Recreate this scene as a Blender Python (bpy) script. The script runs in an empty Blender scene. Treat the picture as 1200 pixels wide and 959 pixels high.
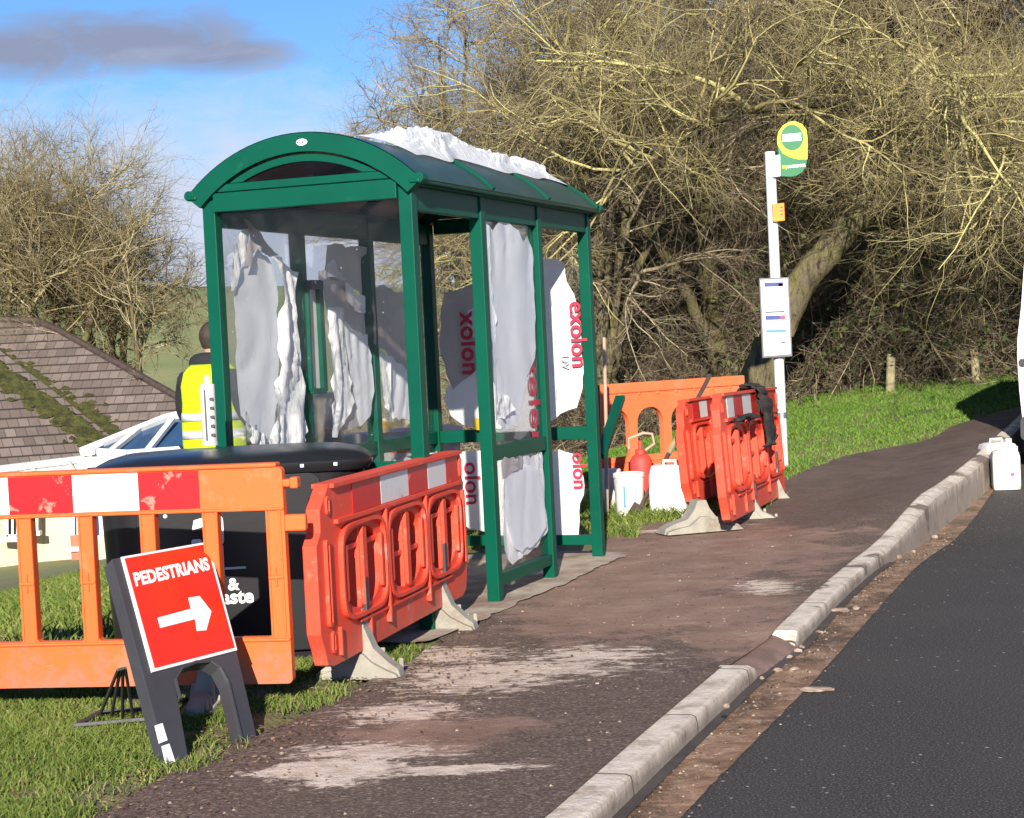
import bpy, bmesh, math, random
import numpy as np
from mathutils import Vector, Matrix, noise
from mathutils.geometry import tessellate_polygon
random.seed(7); rng = np.random.default_rng(11)
SC = bpy.context.scene; COL = SC.collection
rad = math.radians

# ------------------------------------------------------------------ camera
FPX, PITCH, ROLL, HC = 2155.2, .0366, .0483, 1.4
_f = Vector((0, math.cos(PITCH), -math.sin(PITCH))); _u = Vector((0, math.sin(PITCH), math.cos(PITCH))); _r = Vector((1, 0, 0))
RT = _r*math.cos(ROLL) - _u*math.sin(ROLL); UP = _r*math.sin(ROLL) + _u*math.cos(ROLL); FW = _f
CAM = Vector((0, 0, HC))
cd = bpy.data.cameras.new('camera'); cam = bpy.data.objects.new('camera', cd); COL.objects.link(cam)
cam.matrix_world = Matrix(((RT.x, UP.x, -FW.x, 0), (RT.y, UP.y, -FW.y, 0), (RT.z, UP.z, -FW.z, HC), (0, 0, 0, 1)))
cd.sensor_width = 36; cd.lens = 36*FPX/1200; cd.clip_start = .1; cd.clip_end = 5000
SC.camera = cam

def ray(x, y): return FW + RT*((x-600)/FPX) - UP*((y-479.5)/FPX)
def D(x, y, Y):                       # point of the pixel ray at distance Y
    d = ray(x, y); return CAM + d*(Y/d.y)
def onplane(x, y, p, n):
    d = ray(x, y); return CAM + d*((p-CAM).dot(n)/d.dot(n))
def Gz(x, y, z=0): return onplane(x, y, Vector((0, 0, z)), Vector((0, 0, 1)))

# ------------------------------------------------------------------ terrain
def sp(x, k=1.0):                     # softplus
    x = x/k
    return k*(x if x > 20 else math.log1p(math.exp(x)))
def T(X, Y):
    b = (X+.411)*-.941 + (Y-8.968)*.339
    rise = .070*(sp(Y-14.3, .6) - sp(Y-26, 1.5))*max(0, min(1, 1-b/5))
    fall = .18*(sp(b-2.0, .5) - sp(b-20, 1.5))
    hill = .12*(sp(Y-62, 5) - sp(Y-146, 8)) + .05*(sp(b-60, 5)-sp(b-110, 5))
    return rise - fall + hill
def G(x, y, dz=0):
    d = ray(x, y); t = 3.0
    p = CAM + d*t
    while t < 400:
        p = CAM + d*t
        if p.z <= T(p.x, p.y)+dz: break
        t *= 1.01
    lo, hi = t/1.01, t
    for _ in range(25):
        m = (lo+hi)/2; p = CAM+d*m
        if p.z <= T(p.x, p.y)+dz: hi = m
        else: lo = m
    return p

# ------------------------------------------------------------------ materials
def nt(name):
    m = bpy.data.materials.new(name); m.use_nodes = True
    t = m.node_tree; t.nodes.clear()
    o = t.nodes.new('ShaderNodeOutputMaterial'); b = t.nodes.new('ShaderNodeBsdfPrincipled')
    t.links.new(b.outputs[0], o.inputs[0]); return m, t, b
def N(t, k, **kw):
    n = t.nodes.new(k)
    for a, v in kw.items():
        if a[0] == '_': n.inputs[int(a[1:])].default_value = v
        else: setattr(n, a, v)
    return n
def c4(c): return (c[0], c[1], c[2], 1)
def ramp(t, src, stops):
    r = N(t, 'ShaderNodeValToRGB'); e = r.color_ramp.elements
    while len(e) < len(stops): e.new(.5)
    for el, (p, c) in zip(e, stops):
        el.position = p; el.color = c4(c) if not isinstance(c, (int, float)) else (c, c, c, 1)
    t.links.new(src, r.inputs[0]); return r.outputs[0]
def nz(t, scale, detail=4, rough=.55, vec=None, dist=0):
    n = N(t, 'ShaderNodeTexNoise'); n.inputs['Scale'].default_value = scale; n.inputs['Detail'].default_value = detail
    n.inputs['Roughness'].default_value = rough; n.inputs['Distortion'].default_value = dist
    t.links.new(vec if vec else coord(t), n.inputs['Vector']); return n.outputs['Fac']
def coord(t):
    for n in t.nodes:
        if n.type == 'TEX_COORD': return n.outputs['Object']
    return N(t, 'ShaderNodeTexCoord').outputs['Object']
def mix(t, f, a, b, mode='MIX'):
    m = N(t, 'ShaderNodeMix', data_type='RGBA', blend_type=mode)
    for i, v in ((0, f), (6, a), (7, b)):
        if isinstance(v, bpy.types.NodeSocket): t.links.new(v, m.inputs[i])
        elif i == 0: m.inputs[0].default_value = v
        else: m.inputs[i].default_value = c4(v)
    return m.outputs[2]
def math_(t, op, a, b=0):
    m = N(t, 'ShaderNodeMath', operation=op)
    for i, v in ((0, a), (1, b)):
        if isinstance(v, bpy.types.NodeSocket): t.links.new(v, m.inputs[i])
        else: m.inputs[i].default_value = v
    return m.outputs[0]
def bump(t, b, h, s=.3, d=.01):
    n = N(t, 'ShaderNodeBump'); n.inputs['Strength'].default_value = s; n.inputs['Distance'].default_value = d
    t.links.new(h, n.inputs['Height']); t.links.new(n.outputs[0], b.inputs['Normal'])
def mat(name, c1, c2=None, rough=.5, scale=6, metal=0, bs=0, bscale=40, dirt=None, dlo=.55, dhi=.75, dscale=5, spec=.5, coat=0, mud=0):
    m, t, b = nt(name)
    if c2 is None: c2 = tuple(v*.85 for v in c1)
    col = ramp(t, nz(t, scale), [(.35, c1), (.65, c2)])
    if dirt: 
        f = ramp(t, nz(t, dscale, 8, .7), [(dlo, 0.), (dhi, 1.)])
        col = mix(t, f, col, dirt)
    if mud:
        sz_ = N(t, 'ShaderNodeSeparateXYZ'); t.links.new(coord(t), sz_.inputs[0])
        mz = math_(t, 'ADD', math_(t, 'MULTIPLY', math_(t, 'SUBTRACT', mud, sz_.outputs[2]), 1.6), math_(t, 'MULTIPLY', math_(t, 'SUBTRACT', nz(t, 16, 9, .75), .5), 1.5))
        col = mix(t, ramp(t, mz, [(.02, 0.), (.38, .75)]), col, (.22, .15, .11))
        scr = N(t, 'ShaderNodeMapping'); scr.inputs['Scale'].default_value = (3, 3, 30); scr.inputs['Rotation'].default_value = (.3, .5, .2); t.links.new(coord(t), scr.inputs[0])
        col = mix(t, ramp(t, nz(t, 2.2, 6, .8, scr.outputs[0]), [(.66, 0.), (.71, .55)]), col, (.62, .45, .38))
    t.links.new(col, b.inputs['Base Color']); b.inputs['Roughness'].default_value = rough
    b.inputs['Metallic'].default_value = metal; b.inputs['Specular IOR Level'].default_value = spec
    if coat: b.inputs['Coat Weight'].default_value = coat
    if bs: bump(t, b, nz(t, bscale, 5), bs)
    return m
M = {}
M['green'] = mat('green paint', (.0, .076, .045), (.0, .064, .038), .42, 3, dirt=(.015, .10, .066), dlo=.6, dhi=.8, dscale=14, spec=.16)
M['green_in'] = M['green']
M['roof'] = mat('roof sheet', (.012, .045, .028), (.02, .06, .035), .35, 4, dirt=(.05, .06, .035), dlo=.55, dhi=.75)
M['lining'] = mat('roof lining', (.30, .20, .16), (.16, .10, .08), .6, 2)
M['film_grey'] = mat('film grey side', (.72, .74, .78), (.68, .70, .75), .42, 2, bs=.12, bscale=5)
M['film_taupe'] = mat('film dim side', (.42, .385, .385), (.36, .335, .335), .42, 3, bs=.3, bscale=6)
M['film_white'] = mat('film white side', (.84, .84, .85), (.80, .81, .83), .38, 3, bs=.25, bscale=9)
M['print_red'] = mat('printed red', (.55, .02, .06), (.5, .02, .06), .5)
M['print_grey'] = mat('printed grey', (.35, .35, .38), (.3, .3, .32), .5)
M['orange'] = mat('orange plastic', mud=.27, c1=(.86, .135, .03), c2=(.80, .12, .026), rough=.5, scale=2, spec=.3, bs=.06, bscale=60, dirt=(.66, .22, .11), dlo=.55, dhi=.75, dscale=4)
M['orange_old'] = mat('faded orange plastic', (.85, .17, .06), (.78, .15, .05), .5, 3, mud=.2, dirt=(.50, .20, .10), dlo=.52, dhi=.75, dscale=6)
M['red'] = mat('red plastic', (.80, .078, .040), (.74, .066, .034), .45, 2, mud=.22, bs=.08, bscale=50, dirt=(.62, .22, .17), dlo=.57, dhi=.72, dscale=7, spec=.3)
M['stk_red'] = mat('red reflective', (.62, .012, .016), (.56, .012, .016), .3, 3, dirt=(.70, .20, .15), dlo=.60, dhi=.64, dscale=9)
M['stk_white'] = mat('white reflective', (.72, .72, .70), (.76, .74, .70), .3, 4, dirt=(.55, .42, .34), dlo=.61, dhi=.67, dscale=10)
M['rubber'] = mat('grey recycled rubber', (.34, .32, .27), (.26, .245, .21), .8, 9, bs=.4, bscale=60, dirt=(.20, .15, .11), dlo=.52, dhi=.7)
M['black'] = mat('black plastic', (.012, .012, .014), (.016, .016, .018), .28, 3, bs=.03, bscale=50)
M['blackrag'] = mat('black cloth', (.014, .012, .012), (.03, .026, .025), .8, 8, bs=.5, bscale=30)
M['sign_black'] = mat('grey-black plastic', (.045, .047, .052), (.035, .036, .04), .55, 4, bs=.1, bscale=80)
M['sign_red'] = mat('sign red', (.80, .028, .01), (.76, .025, .01), .25, 2)
M['white'] = mat('white paint', (.80, .80, .79), (.76, .76, .75), .35, 3)
M['whiteplastic'] = mat('white plastic', (.78, .77, .73), (.72, .71, .67), .4, 4, dirt=(.42, .34, .27), dlo=.52, dhi=.74, dscale=7, mud=.06)
M['vanpaint'] = mat('van paint', (.84, .84, .84), (.82, .82, .82), .18, 2, coat=.5)
M['darkglass'] = mat('dark glass', (.01, .012, .014), None, .05)
M['tyre'] = mat('tyre rubber', (.02, .02, .02), None, .8, bs=.2)
M['metal'] = mat('bare metal', (.5, .5, .5), (.42, .42, .42), .35, metal=.9)
M['polewhite'] = mat('pole paint', (.68, .72, .70), (.62, .66, .64), .4, 4, dirt=(.45, .47, .42), dlo=.6, dhi=.8)
M['flag_green'] = mat('flag green', (.0, .17, .055), None, .35)
M['flag_yellow'] = mat('flag yellow', (.78, .74, .01), None, .35)
M['orangebox'] = mat('orange notice', (.85, .25, .01), None, .45)
M['navy'] = mat('navy print', (.03, .05, .24), None, .5)
M['cyan'] = mat('blue print', (.05, .25, .60), None, .5)
M['redp'] = mat('red print', (.6, .05, .10), None, .5)
M['darkprint'] = mat('dark print', (.03, .03, .04), None, .5)
M['palep'] = mat('pale print', (.50, .53, .58), None, .5)
M['paper'] = mat('white paper', (.84, .84, .83), (.82, .82, .82), .6)
M['casegrey'] = mat('case grey', (.14, .14, .14), None, .5)
M['yellow'] = mat('hi vis yellow', (.62, .78, .0), (.56, .72, .0), .7, 8, bs=.4, bscale=12)
M['silverband'] = mat('reflective band', (.62, .66, .64), (.5, .54, .54), .4, 9, bs=.2)
M['hoodie'] = mat('black cotton', (.012, .012, .016), (.018, .018, .022), .9, 8, bs=.4)
M['trouser'] = mat('navy cotton', (.015, .02, .04), None, .9, bs=.4)
M['skin'] = mat('skin', (.50, .27, .19), (.46, .24, .17), .55, 12)
M['hair'] = mat('brown hair', (.045, .028, .02), (.03, .02, .014), .7, 30, bs=.6, bscale=90)
M['gasred'] = mat('red gas bottle', (.60, .06, .045), (.52, .05, .04), .6, 6, dirt=(.25, .06, .04))
M['wood'] = mat('weathered wood', (.30, .22, .15), (.22, .16, .11), .8, 9, bs=.4, bscale=30)
M['palewood'] = mat('pale wood', (.48, .34, .24), (.40, .28, .20), .7, 12, bs=.2)
M['postwood'] = mat('mossy timber post', (.34, .30, .17), (.24, .21, .12), .9, 7, bs=.5, bscale=20)
M['steel'] = mat('dark steel', (.06, .045, .04), (.10, .07, .055), .55, 9, metal=.3)
M['brick'] = mat('red brick', (.42, .16, .09), (.36, .13, .08), .8, 8)
M['render'] = mat('cream render', (.58, .51, .37), (.54, .47, .34), .9, 1.5, bs=.2, bscale=14)
M['upvc'] = mat('white frame', (.78, .78, .76), None, .35)
M['bluepane'] = mat('blue roof glass', (.02, .06, .14), (.03, .08, .17), .12, 1)
M['stoneblk'] = mat('pale stone', (.42, .37, .29), (.30, .26, .20), .9, 7, bs=.6, bscale=18, dirt=(.15, .12, .09), dlo=.5, dhi=.7)
M['chip'] = mat('stone chips', (.40, .31, .24), (.20, .13, .09), .9, 12, bs=.4)
M['cream'] = mat('cream canister', (.62, .60, .56), None, .4)
M['yellowtub'] = mat('yellow tub', (.70, .36, .02), None, .4)

def filmmat(name, c1, c2, cl):
    m, t, b = nt(name); o = [n for n in t.nodes if n.type == 'OUTPUT_MATERIAL'][0]
    col = ramp(t, nz(t, 2.5), [(.35, c1), (.65, c2)]); t.links.new(col, b.inputs['Base Color']); b.inputs['Roughness'].default_value = .38
    mp_ = N(t, 'ShaderNodeMapping'); mp_.inputs['Scale'].default_value = (14, 14, 4); mp_.inputs['Rotation'].default_value = (.25, .2, 0); t.links.new(coord(t), mp_.inputs[0])
    cr = math_(t, 'ABSOLUTE', math_(t, 'SUBTRACT', nz(t, 1.6, 6, .6, mp_.outputs[0], .8), .5)); bump(t, b, cr, .9, .05*cl)
    tl = N(t, 'ShaderNodeBsdfTranslucent'); t.links.new(col, tl.inputs[0]); ms = N(t, 'ShaderNodeMixShader'); ms.inputs[0].default_value = .28
    t.links.new(b.outputs[0], ms.inputs[1]); t.links.new(tl.outputs[0], ms.inputs[2])
    tr = N(t, 'ShaderNodeBsdfTransparent'); m2 = N(t, 'ShaderNodeMixShader'); m2.inputs[0].default_value = .05
    t.links.new(ms.outputs[0], m2.inputs[1]); t.links.new(tr.outputs[0], m2.inputs[2]); t.links.new(m2.outputs[0], o.inputs[0]); return m
M['film_grey'] = filmmat('film grey side', (.88, .90, .94), (.83, .85, .90), .05)
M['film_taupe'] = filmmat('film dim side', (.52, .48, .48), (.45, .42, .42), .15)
M['film_white'] = filmmat('film white side', (.94, .94, .95), (.91, .92, .93), .28)
def glassmat(name, tint=(1, 1, 1), refl=1.0):
    m, t, b = nt(name); o = [n for n in t.nodes if n.type == 'OUTPUT_MATERIAL'][0]; t.nodes.remove(b)
    tr = N(t, 'ShaderNodeBsdfTransparent'); tr.inputs[0].default_value = c4(tint)
    gl = N(t, 'ShaderNodeBsdfGlossy'); gl.inputs['Roughness'].default_value = .03
    df = N(t, 'ShaderNodeBsdfDiffuse'); df.inputs[0].default_value = (.55, .55, .56, 1)
    fr = N(t, 'ShaderNodeFresnel'); fr.inputs[0].default_value = 1.45
    ms = N(t, 'ShaderNodeMixShader'); t.links.new(math_(t, 'MULTIPLY', fr.outputs[0], refl*.45), ms.inputs[0])
    t.links.new(tr.outputs[0], ms.inputs[1]); t.links.new(gl.outputs[0], ms.inputs[2])
    m2 = N(t, 'ShaderNodeMixShader')
    n1 = ramp(t, nz(t, 2.2, 6, .65, dist=.6), [(.5, .0), (.8, .025)])       # smears of dust
    n2 = ramp(t, nz(t, 55, 2), [(.74, 0.), (.78, .4)])                        # paint flecks
    t.links.new(math_(t, 'MAXIMUM', n1, n2), m2.inputs[0])
    t.links.new(ms.outputs[0], m2.inputs[1]); t.links.new(df.outputs[0], m2.inputs[2]); t.links.new(m2.outputs[0], o.inputs[0])
    return m
M['glass'] = glassmat('dusty clear pane')
M['lens'] = glassmat('dark lens pane', (.55, .5, .48), 1.0)

# ------------------------------------------------------------------ mesh helpers
def link(name, me, m=None, parent=None, smooth=False, bev=0):
    o = bpy.data.objects.new(name, me); COL.objects.link(o)
    if m is not None:
        for k in (m if isinstance(m, (list, tuple)) else [m]): me.materials.append(k)
    if parent: o.parent = parent
    if smooth:
        me.polygons.foreach_set('use_smooth', [True]*len(me.polygons))
    if bev:
        b = o.modifiers.new('bevel', 'BEVEL'); b.width = bev; b.segments = 2; b.limit_method = 'ANGLE'; b.angle_limit = rad(38)
    return o
class MB:
    def __init__(s): s.v = []; s.f = []; s.mi = []
    def add(s, vs, fs, mi=0):
        n = len(s.v); s.v += [tuple(v) for v in vs]; s.f += [tuple(i+n for i in f) for f in fs]; s.mi += [mi]*len(fs); return s
    def box(s, a, b, mi=0, R=None, c=None):
        (x0, y0, z0), (x1, y1, z1) = a, b
        vs = [Vector(p) for p in ((x0, y0, z0), (x1, y0, z0), (x1, y1, z0), (x0, y1, z0), (x0, y0, z1), (x1, y0, z1), (x1, y1, z1), (x0, y1, z1))]
        if R is not None:
            c = Vector(c) if c else Vector((0, 0, 0)); vs = [R @ (v-c) + c for v in vs]
        return s.add(vs, [(3, 2, 1, 0), (4, 5, 6, 7), (0, 1, 5, 4), (1, 2, 6, 5), (2, 3, 7, 6), (3, 0, 4, 7)], mi)
    def bar(s, p, q, w, h, up=(0, 0, 1), mi=0):
        p, q = Vector(p), Vector(q); d = (q-p).normalized(); u = Vector(up)
        if abs(d.dot(u)) > .98: u = Vector((1, 0, 0))
        x = d.cross(u).normalized()*w/2; y = x.cross(d).normalized()*h/2
        vs = [p-x-y, p+x-y, p+x+y, p-x+y, q-x-y, q+x-y, q+x+y, q-x+y]
        return s.add(vs, [(3, 2, 1, 0), (4, 5, 6, 7), (0, 1, 5, 4), (1, 2, 6, 5), (2, 3, 7, 6), (3, 0, 4, 7)], mi)
    def tube(s, pts, r, k=8, mi=0, caps=True):
        pts = [Vector(p) for p in pts]; rs = r if isinstance(r, (list, tuple)) else [r]*len(pts); vs = []; fs = []
        u = None
        for i, p in enumerate(pts):
            d = (pts[min(i+1, len(pts)-1)] - pts[max(i-1, 0)]).normalized()
            if u is None: u = d.orthogonal().normalized()
            u = (u - d*u.dot(d)).normalized(); w = d.cross(u)
            for j in range(k):
                a = 2*math.pi*j/k; vs.append(p + (u*math.cos(a)+w*math.sin(a))*rs[i])
        for i in range(len(pts)-1):
            for j in range(k):
                a, b = i*k+j, i*k+(j+1) % k; fs.append((a, b, b+k, a+k))
        if caps: fs += [tuple(range(k-1, -1, -1)), tuple(range((len(pts)-1)*k, len(pts)*k))]
        return s.add(vs, fs, mi)
    def lathe(s, prof, k=20, c=(0, 0, 0), sx=1, sy=1, mi=0, pw=2.0):
        vs = []; fs = []
        for r, z in prof:
            for j in range(k):
                a = 2*math.pi*j/k; ca, sa = math.cos(a), math.sin(a)
                e = 2/pw
                x = math.copysign(abs(ca)**e, ca); y = math.copysign(abs(sa)**e, sa)
                vs.append((c[0]+x*r*sx, c[1]+y*r*sy, c[2]+z))
        n = len(prof)
        for i in range(n-1):
            for j in range(k):
                a, b = i*k+j, i*k+(j+1) % k; fs.append((a, b, b+k, a+k))
        fs += [tuple(range(k-1, -1, -1)), tuple(range((n-1)*k, n*k))]
        return s.add(vs, fs, mi)
    def poly(s, outer, holes=(), y0=-.02, y1=.02, mi=0, axis='xz'):
        """2D outline with holes extruded between y0 and y1; outline in x,z"""
        loops = [[(p[0], p[1]) for p in l] for l in [outer]+list(holes)]
        def area(l): return sum(l[i][0]*l[(i+1) % len(l)][1]-l[(i+1) % len(l)][0]*l[i][1] for i in range(len(l)))
        loops[0] = loops[0] if area(loops[0]) > 0 else loops[0][::-1]
        for i in range(1, len(loops)): loops[i] = loops[i] if area(loops[i]) < 0 else loops[i][::-1]
        tri = tessellate_polygon([[Vector((x, z, 0)) for x, z in l] for l in loops])
        flat = [p for l in loops for p in l]; n = len(flat)
        vs = [(x, y0, z) for x, z in flat] + [(x, y1, z) for x, z in flat]; fs = []
        for t in tri:
            a, b, c = t
            ar = (flat[b][0]-flat[a][0])*(flat[c][1]-flat[a][1])-(flat[c][0]-flat[a][0])*(flat[b][1]-flat[a][1])
            if ar < 0: a, b, c = c, b, a
            fs.append((a, b, c)); fs.append((c+n, b+n, a+n))
        k = 0
        for l in loops:
            m = len(l)
            for i in range(m):
                a, b = k+i, k+(i+1) % m; fs.append((b, a, a+n, b+n))
            k += m
        return s.add(vs, fs, mi)
    def xf(s, R): s.v = [tuple(R @ Vector(v)) for v in s.v]; return s
    def build(s, name, m, parent=None, smooth=False, bev=0):
        me = bpy.data.meshes.new(name); me.from_pydata(s.v, [], s.f); me.update()
        o = link(name, me, m, parent, smooth, bev)
        if any(s.mi): me.polygons.foreach_set('material_index', s.mi)
        if smooth and not bev:
            try: me.set_sharp_from_angle(angle=rad(45))
            except Exception: pass
        return o
def rrect(x0, z0, x1, z1, r, k=4):
    out = []
    for cx, cz, a0 in ((x1-r, z0+r, -90), (x1-r, z1-r, 0), (x0+r, z1-r, 90), (x0+r, z0+r, 180)):
        for i in range(k+1):
            a = rad(a0+90*i/k); out.append((cx+r*math.cos(a), cz+r*math.sin(a)))
    return out
def tag(o, label=None, cat=None, group=None, kind=None):
    if label: o['label'] = label
    if cat: o['category'] = cat
    if group: o['group'] = group
    if kind: o['kind'] = kind
    return o
def thing(name, label, cat, loc=(0, 0, 0), rz=0, group=None):
    o = bpy.data.objects.new(name, None); COL.objects.link(o); o.location = loc; o.rotation_euler = (0, 0, rz)
    o.empty_display_size = .2
    return tag(o, label, cat, group)
def text(name, s, size, m, parent, M4, sx=1, bold=0.0, depth=.0006, align='CENTER'):
    cu = bpy.data.curves.new(name, 'FONT'); cu.body = s; cu.size = size; cu.align_x = align; cu.align_y = 'CENTER'
    cu.extrude = depth; cu.offset = bold; cu.resolution_u = 4; cu.space_character = 1.06 if bold > .003 else 1.0
    t = bpy.data.objects.new('tmp', cu); COL.objects.link(t)
    me = bpy.data.meshes.new_from_object(t.evaluated_get(bpy.context.evaluated_depsgraph_get()))
    bpy.data.objects.remove(t); me.materials.clear()
    me.transform(M4 @ Matrix.Diagonal((sx, 1, 1, 1)))
    return link(name, me, m, parent)
def face(loc, xdir, zdir):            # matrix: text x along xdir, text y along zdir
    x = Vector(xdir).normalized(); y = Vector(zdir); y = (y-x*y.dot(x)).normalized(); z = x.cross(y)
    return Matrix(((x.x, y.x, z.x, loc[0]), (x.y, y.y, z.y, loc[1]), (x.z, y.z, z.z, loc[2]), (0, 0, 0, 1)))
def baked(o):                         # apply modifiers into a plain mesh
    me = bpy.data.meshes.new_from_object(o.evaluated_get(bpy.context.evaluated_depsgraph_get())); o.modifiers.clear(); o.data = me; return o

# ================================================================== GROUND, PATH, KERB, ROAD
def interp(pts, y):
    if y <= pts[0][1]:
        (x0, y0), (x1, y1) = pts[0], pts[1]
    elif y >= pts[-1][1]:
        (x0, y0), (x1, y1) = pts[-2], pts[-1]
    else:
        for (x0, y0), (x1, y1) in zip(pts, pts[1:]):
            if y0 <= y <= y1: break
    return x0+(x1-x0)*(y-y0)/(y1-y0)
kpix = [(640, 999), (695, 952), (790, 863), (885, 777), (935, 742), (985, 690), (1025, 655), (1065, 624), (1100, 594), (1155, 552)]
KP = [(p.x, p.y) for p in (G(*q) for q in kpix)]
KP.append((KP[-1][0]+4.2, KP[-1][1]+10)); KP.append((KP[-1][0]+30, KP[-1][1]+45)); KP.insert(0, (KP[0][0]-1.2, KP[0][1]-3.0))
def KX(y): return interp(KP, y)
def smoothKX(y): return (KX(y-.25)+KX(y)+KX(y+.25))/3
lpix = [(60, 979), (190, 918), (300, 868), (370, 834), (450, 790), (520, 755)]
LP = [(p.x, p.y) for p in (G(*q) for q in lpix)]
LP.insert(0, (LP[0][0]-1.2, LP[0][1]-2.5))
LP += [(-.45, 8.9), (-.32, 9.6), (.28, 11.4), (.55, 12.3), (.62, 13.4)]
LP += [(p.x, p.y) for p in (G(*q) for q in [(852, 603), (905, 574), (925, 560), (990, 535), (1085, 518), (1130, 497), (1200, 488)])]
LP.append((LP[-1][0]+30, LP[-1][1]+30))
def LX(y): return interp(LP, y)
G885 = G(885, 777).y; G935 = G(935, 742).y
def kerb_dz(y):                       # height of the kerb top above the ground sheet
    d = -.10*math.exp(-((y-(G885+G935)/2)/(.50*(G935-G885)))**10)
    s = max(0, min(1, (y-11.2)/2.6)); return d + .10*s*s*(3-2*s)
def road_dz(y):
    s = max(0, min(1, (y-10.5)/3)); return -.075-.10*s*s*(3-2*s)

def ribbon(name, ys, xa, xb, n, dz, jit=0, m=None, pw=1.0):
    vs = []; uv = []; fs = []
    for i, y in enumerate(ys):
        a, b = xa(y), xb(y); a += jit*(noise.noise((y*1.7, 3.1, 0))+.6*noise.noise((y*5.3, 1.1, 0)))
        for j in range(n+1):
            t = (j/n)**pw; x = a+(b-a)*t
            vs.append((x, y, T(x, y)+dz(x, y))); uv.append((b-x, y))
    for i in range(len(ys)-1):
        for j in range(n):
            k = i*(n+1)+j; fs.append((k, k+1, k+n+2, k+n+1))
    me = bpy.data.meshes.new(name); me.from_pydata(vs, [], fs); me.update()
    l = me.uv_layers.new(name='uv'); 
    for lp in me.loops: l.data[lp.index].uv = uv[lp.vertex_index]
    o = link(name, me, m, None, True); o['kind'] = 'structure'; return o
YS = list(np.concatenate([np.arange(2.2, 18, .12), np.arange(18, 40, .6)]))

# ground sheet (columns follow the kerb so that it dives under the road)
gy = list(np.concatenate([np.arange(1.5, 24, .35), np.geomspace(24, 1600, 60)]))
offs = list(np.concatenate([-np.geomspace(900, 9, 34), np.arange(-8.75, -.2, .35), [-.14, -.05, .03, .3], np.geomspace(1, 12, 10), np.geomspace(14, 900, 24)]))
vs = []; fs = []
for y in gy:
    kx = KX(y) if y < 40 else KX(40)
    for o_ in offs:
        x = kx+o_; z = T(x, y)
        if o_ > -.1 and o_ < 9 and y < 40: z -= .45
        if -3.2 < o_ <= -.1 and y < 24 and x > LX(y)+.15: z -= .16
        z += .05*noise.noise((x*.35, y*.35, 0))*min(1, max(0, (-o_-6)/6)+max(0, (y-20)/20))
        vs.append((x, y, z))
w = len(offs)
for i in range(len(gy)-1):
    for j in range(w-1):
        k = i*w+j; fs.append((k, k+1, k+w+1, k+w))
m, t, b = nt('turf and soil')
g1 = ramp(t, nz(t, 1.3, 6), [(.3, (.07, .085, .025)), (.5, (.13, .13, .05)), (.72, (.22, .155, .09))])
g2 = ramp(t, nz(t, .06, 5), [(.35, (.13, .20, .045)), (.6, (.27, .26, .11))])
sep = N(t, 'ShaderNodeSeparateXYZ'); t.links.new(coord(t), sep.inputs[0])
nf = N(t, 'ShaderNodeMapRange'); nf.inputs[1].default_value = 10; nf.inputs[2].default_value = 24; t.links.new(sep.outputs[1], nf.inputs[0])
far = N(t, 'ShaderNodeMapRange'); far.inputs[1].default_value = 28; far.inputs[2].default_value = 50; t.links.new(sep.outputs[1], far.inputs[0])
t.links.new(mix(t, far.outputs[0], g1, g2), b.inputs['Base Color']); b.inputs['Roughness'].default_value = .95
bump(t, b, math_(t, 'MULTIPLY', nz(t, 9, 6), math_(t, 'MULTIPLY', math_(t, 'SUBTRACT', 1, nf.outputs[0]), 1)), .8, .05)
me = bpy.data.meshes.new('ground'); me.from_pydata(vs, [], fs); me.update(); tag(link('ground', me, m, None, True), kind='structure')

# --- path surface
def blobmask(t, blobs):
    acc = None
    for (cx, cy, rx, ry, ang) in blobs:
        mp = N(t, 'ShaderNodeMapping', vector_type='TEXTURE'); mp.inputs['Location'].default_value = (cx, cy, 0)
        mp.inputs['Rotation'].default_value = (0, 0, ang); mp.inputs['Scale'].default_value = (rx, ry, 1e3)
        t.links.new(coord(t), mp.inputs['Vector'])
        ln = N(t, 'ShaderNodeVectorMath', operation='LENGTH'); t.links.new(mp.outputs[0], ln.inputs[0])
        v = math_(t, 'SUBTRACT', 1, ln.outputs['Value']); v = math_(t, 'MAXIMUM', v, -1)
        acc = v if acc is None else math_(t, 'MAXIMUM', acc, v)
    return acc
m, t, b = nt('muddy tarmac')
base = ramp(t, nz(t, 75, 3, .75), [(.34, (.050, .037, .030)), (.52, (.125, .092, .074)), (.70, (.30, .232, .185))])
vp = N(t, 'ShaderNodeTexVoronoi'); vp.inputs['Scale'].default_value = 38; t.links.new(coord(t), vp.inputs['Vector'])
pc = N(t, 'ShaderNodeSeparateColor'); t.links.new(vp.outputs['Color'], pc.inputs[0]); peb = math_(t, 'MULTIPLY', ramp(t, vp.outputs['Distance'], [(.25, 1.), (.40, 0.)]), math_(t, 'GREATER_THAN', pc.outputs[0], .80))
base = mix(t, math_(t, 'MULTIPLY', peb, .6), base, (.36, .29, .24))
mudc = ramp(t, nz(t, 3.0, 7, .65), [(.3, (.215, .135, .098)), (.55, (.305, .20, .15)), (.8, (.42, .29, .22))])
bl = []
for px, py, rx, ry, an in [(640, 690, 1.5, 1.0, .35), (760, 720, .9, .9, .4), (800, 650, 1.2, 1.7, .35), (880, 745, .35, .5, .3), (740, 612, .9, 1.3, 0), (520, 860, .35, .4, .2)]:
    p = Gz(px, py); bl.append((p.x, p.y, rx, ry, -an))
mm = math_(t, 'ADD', blobmask(t, bl), math_(t, 'MULTIPLY', math_(t, 'SUBTRACT', nz(t, 2.6, 9, .7), .5), 2.6)); mm = math_(t, 'ADD', mm, .30)
mudf = ramp(t, mm, [(.30, 0.1), (.62, 1.)])
col = mix(t, mudf, base, mudc)
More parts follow.
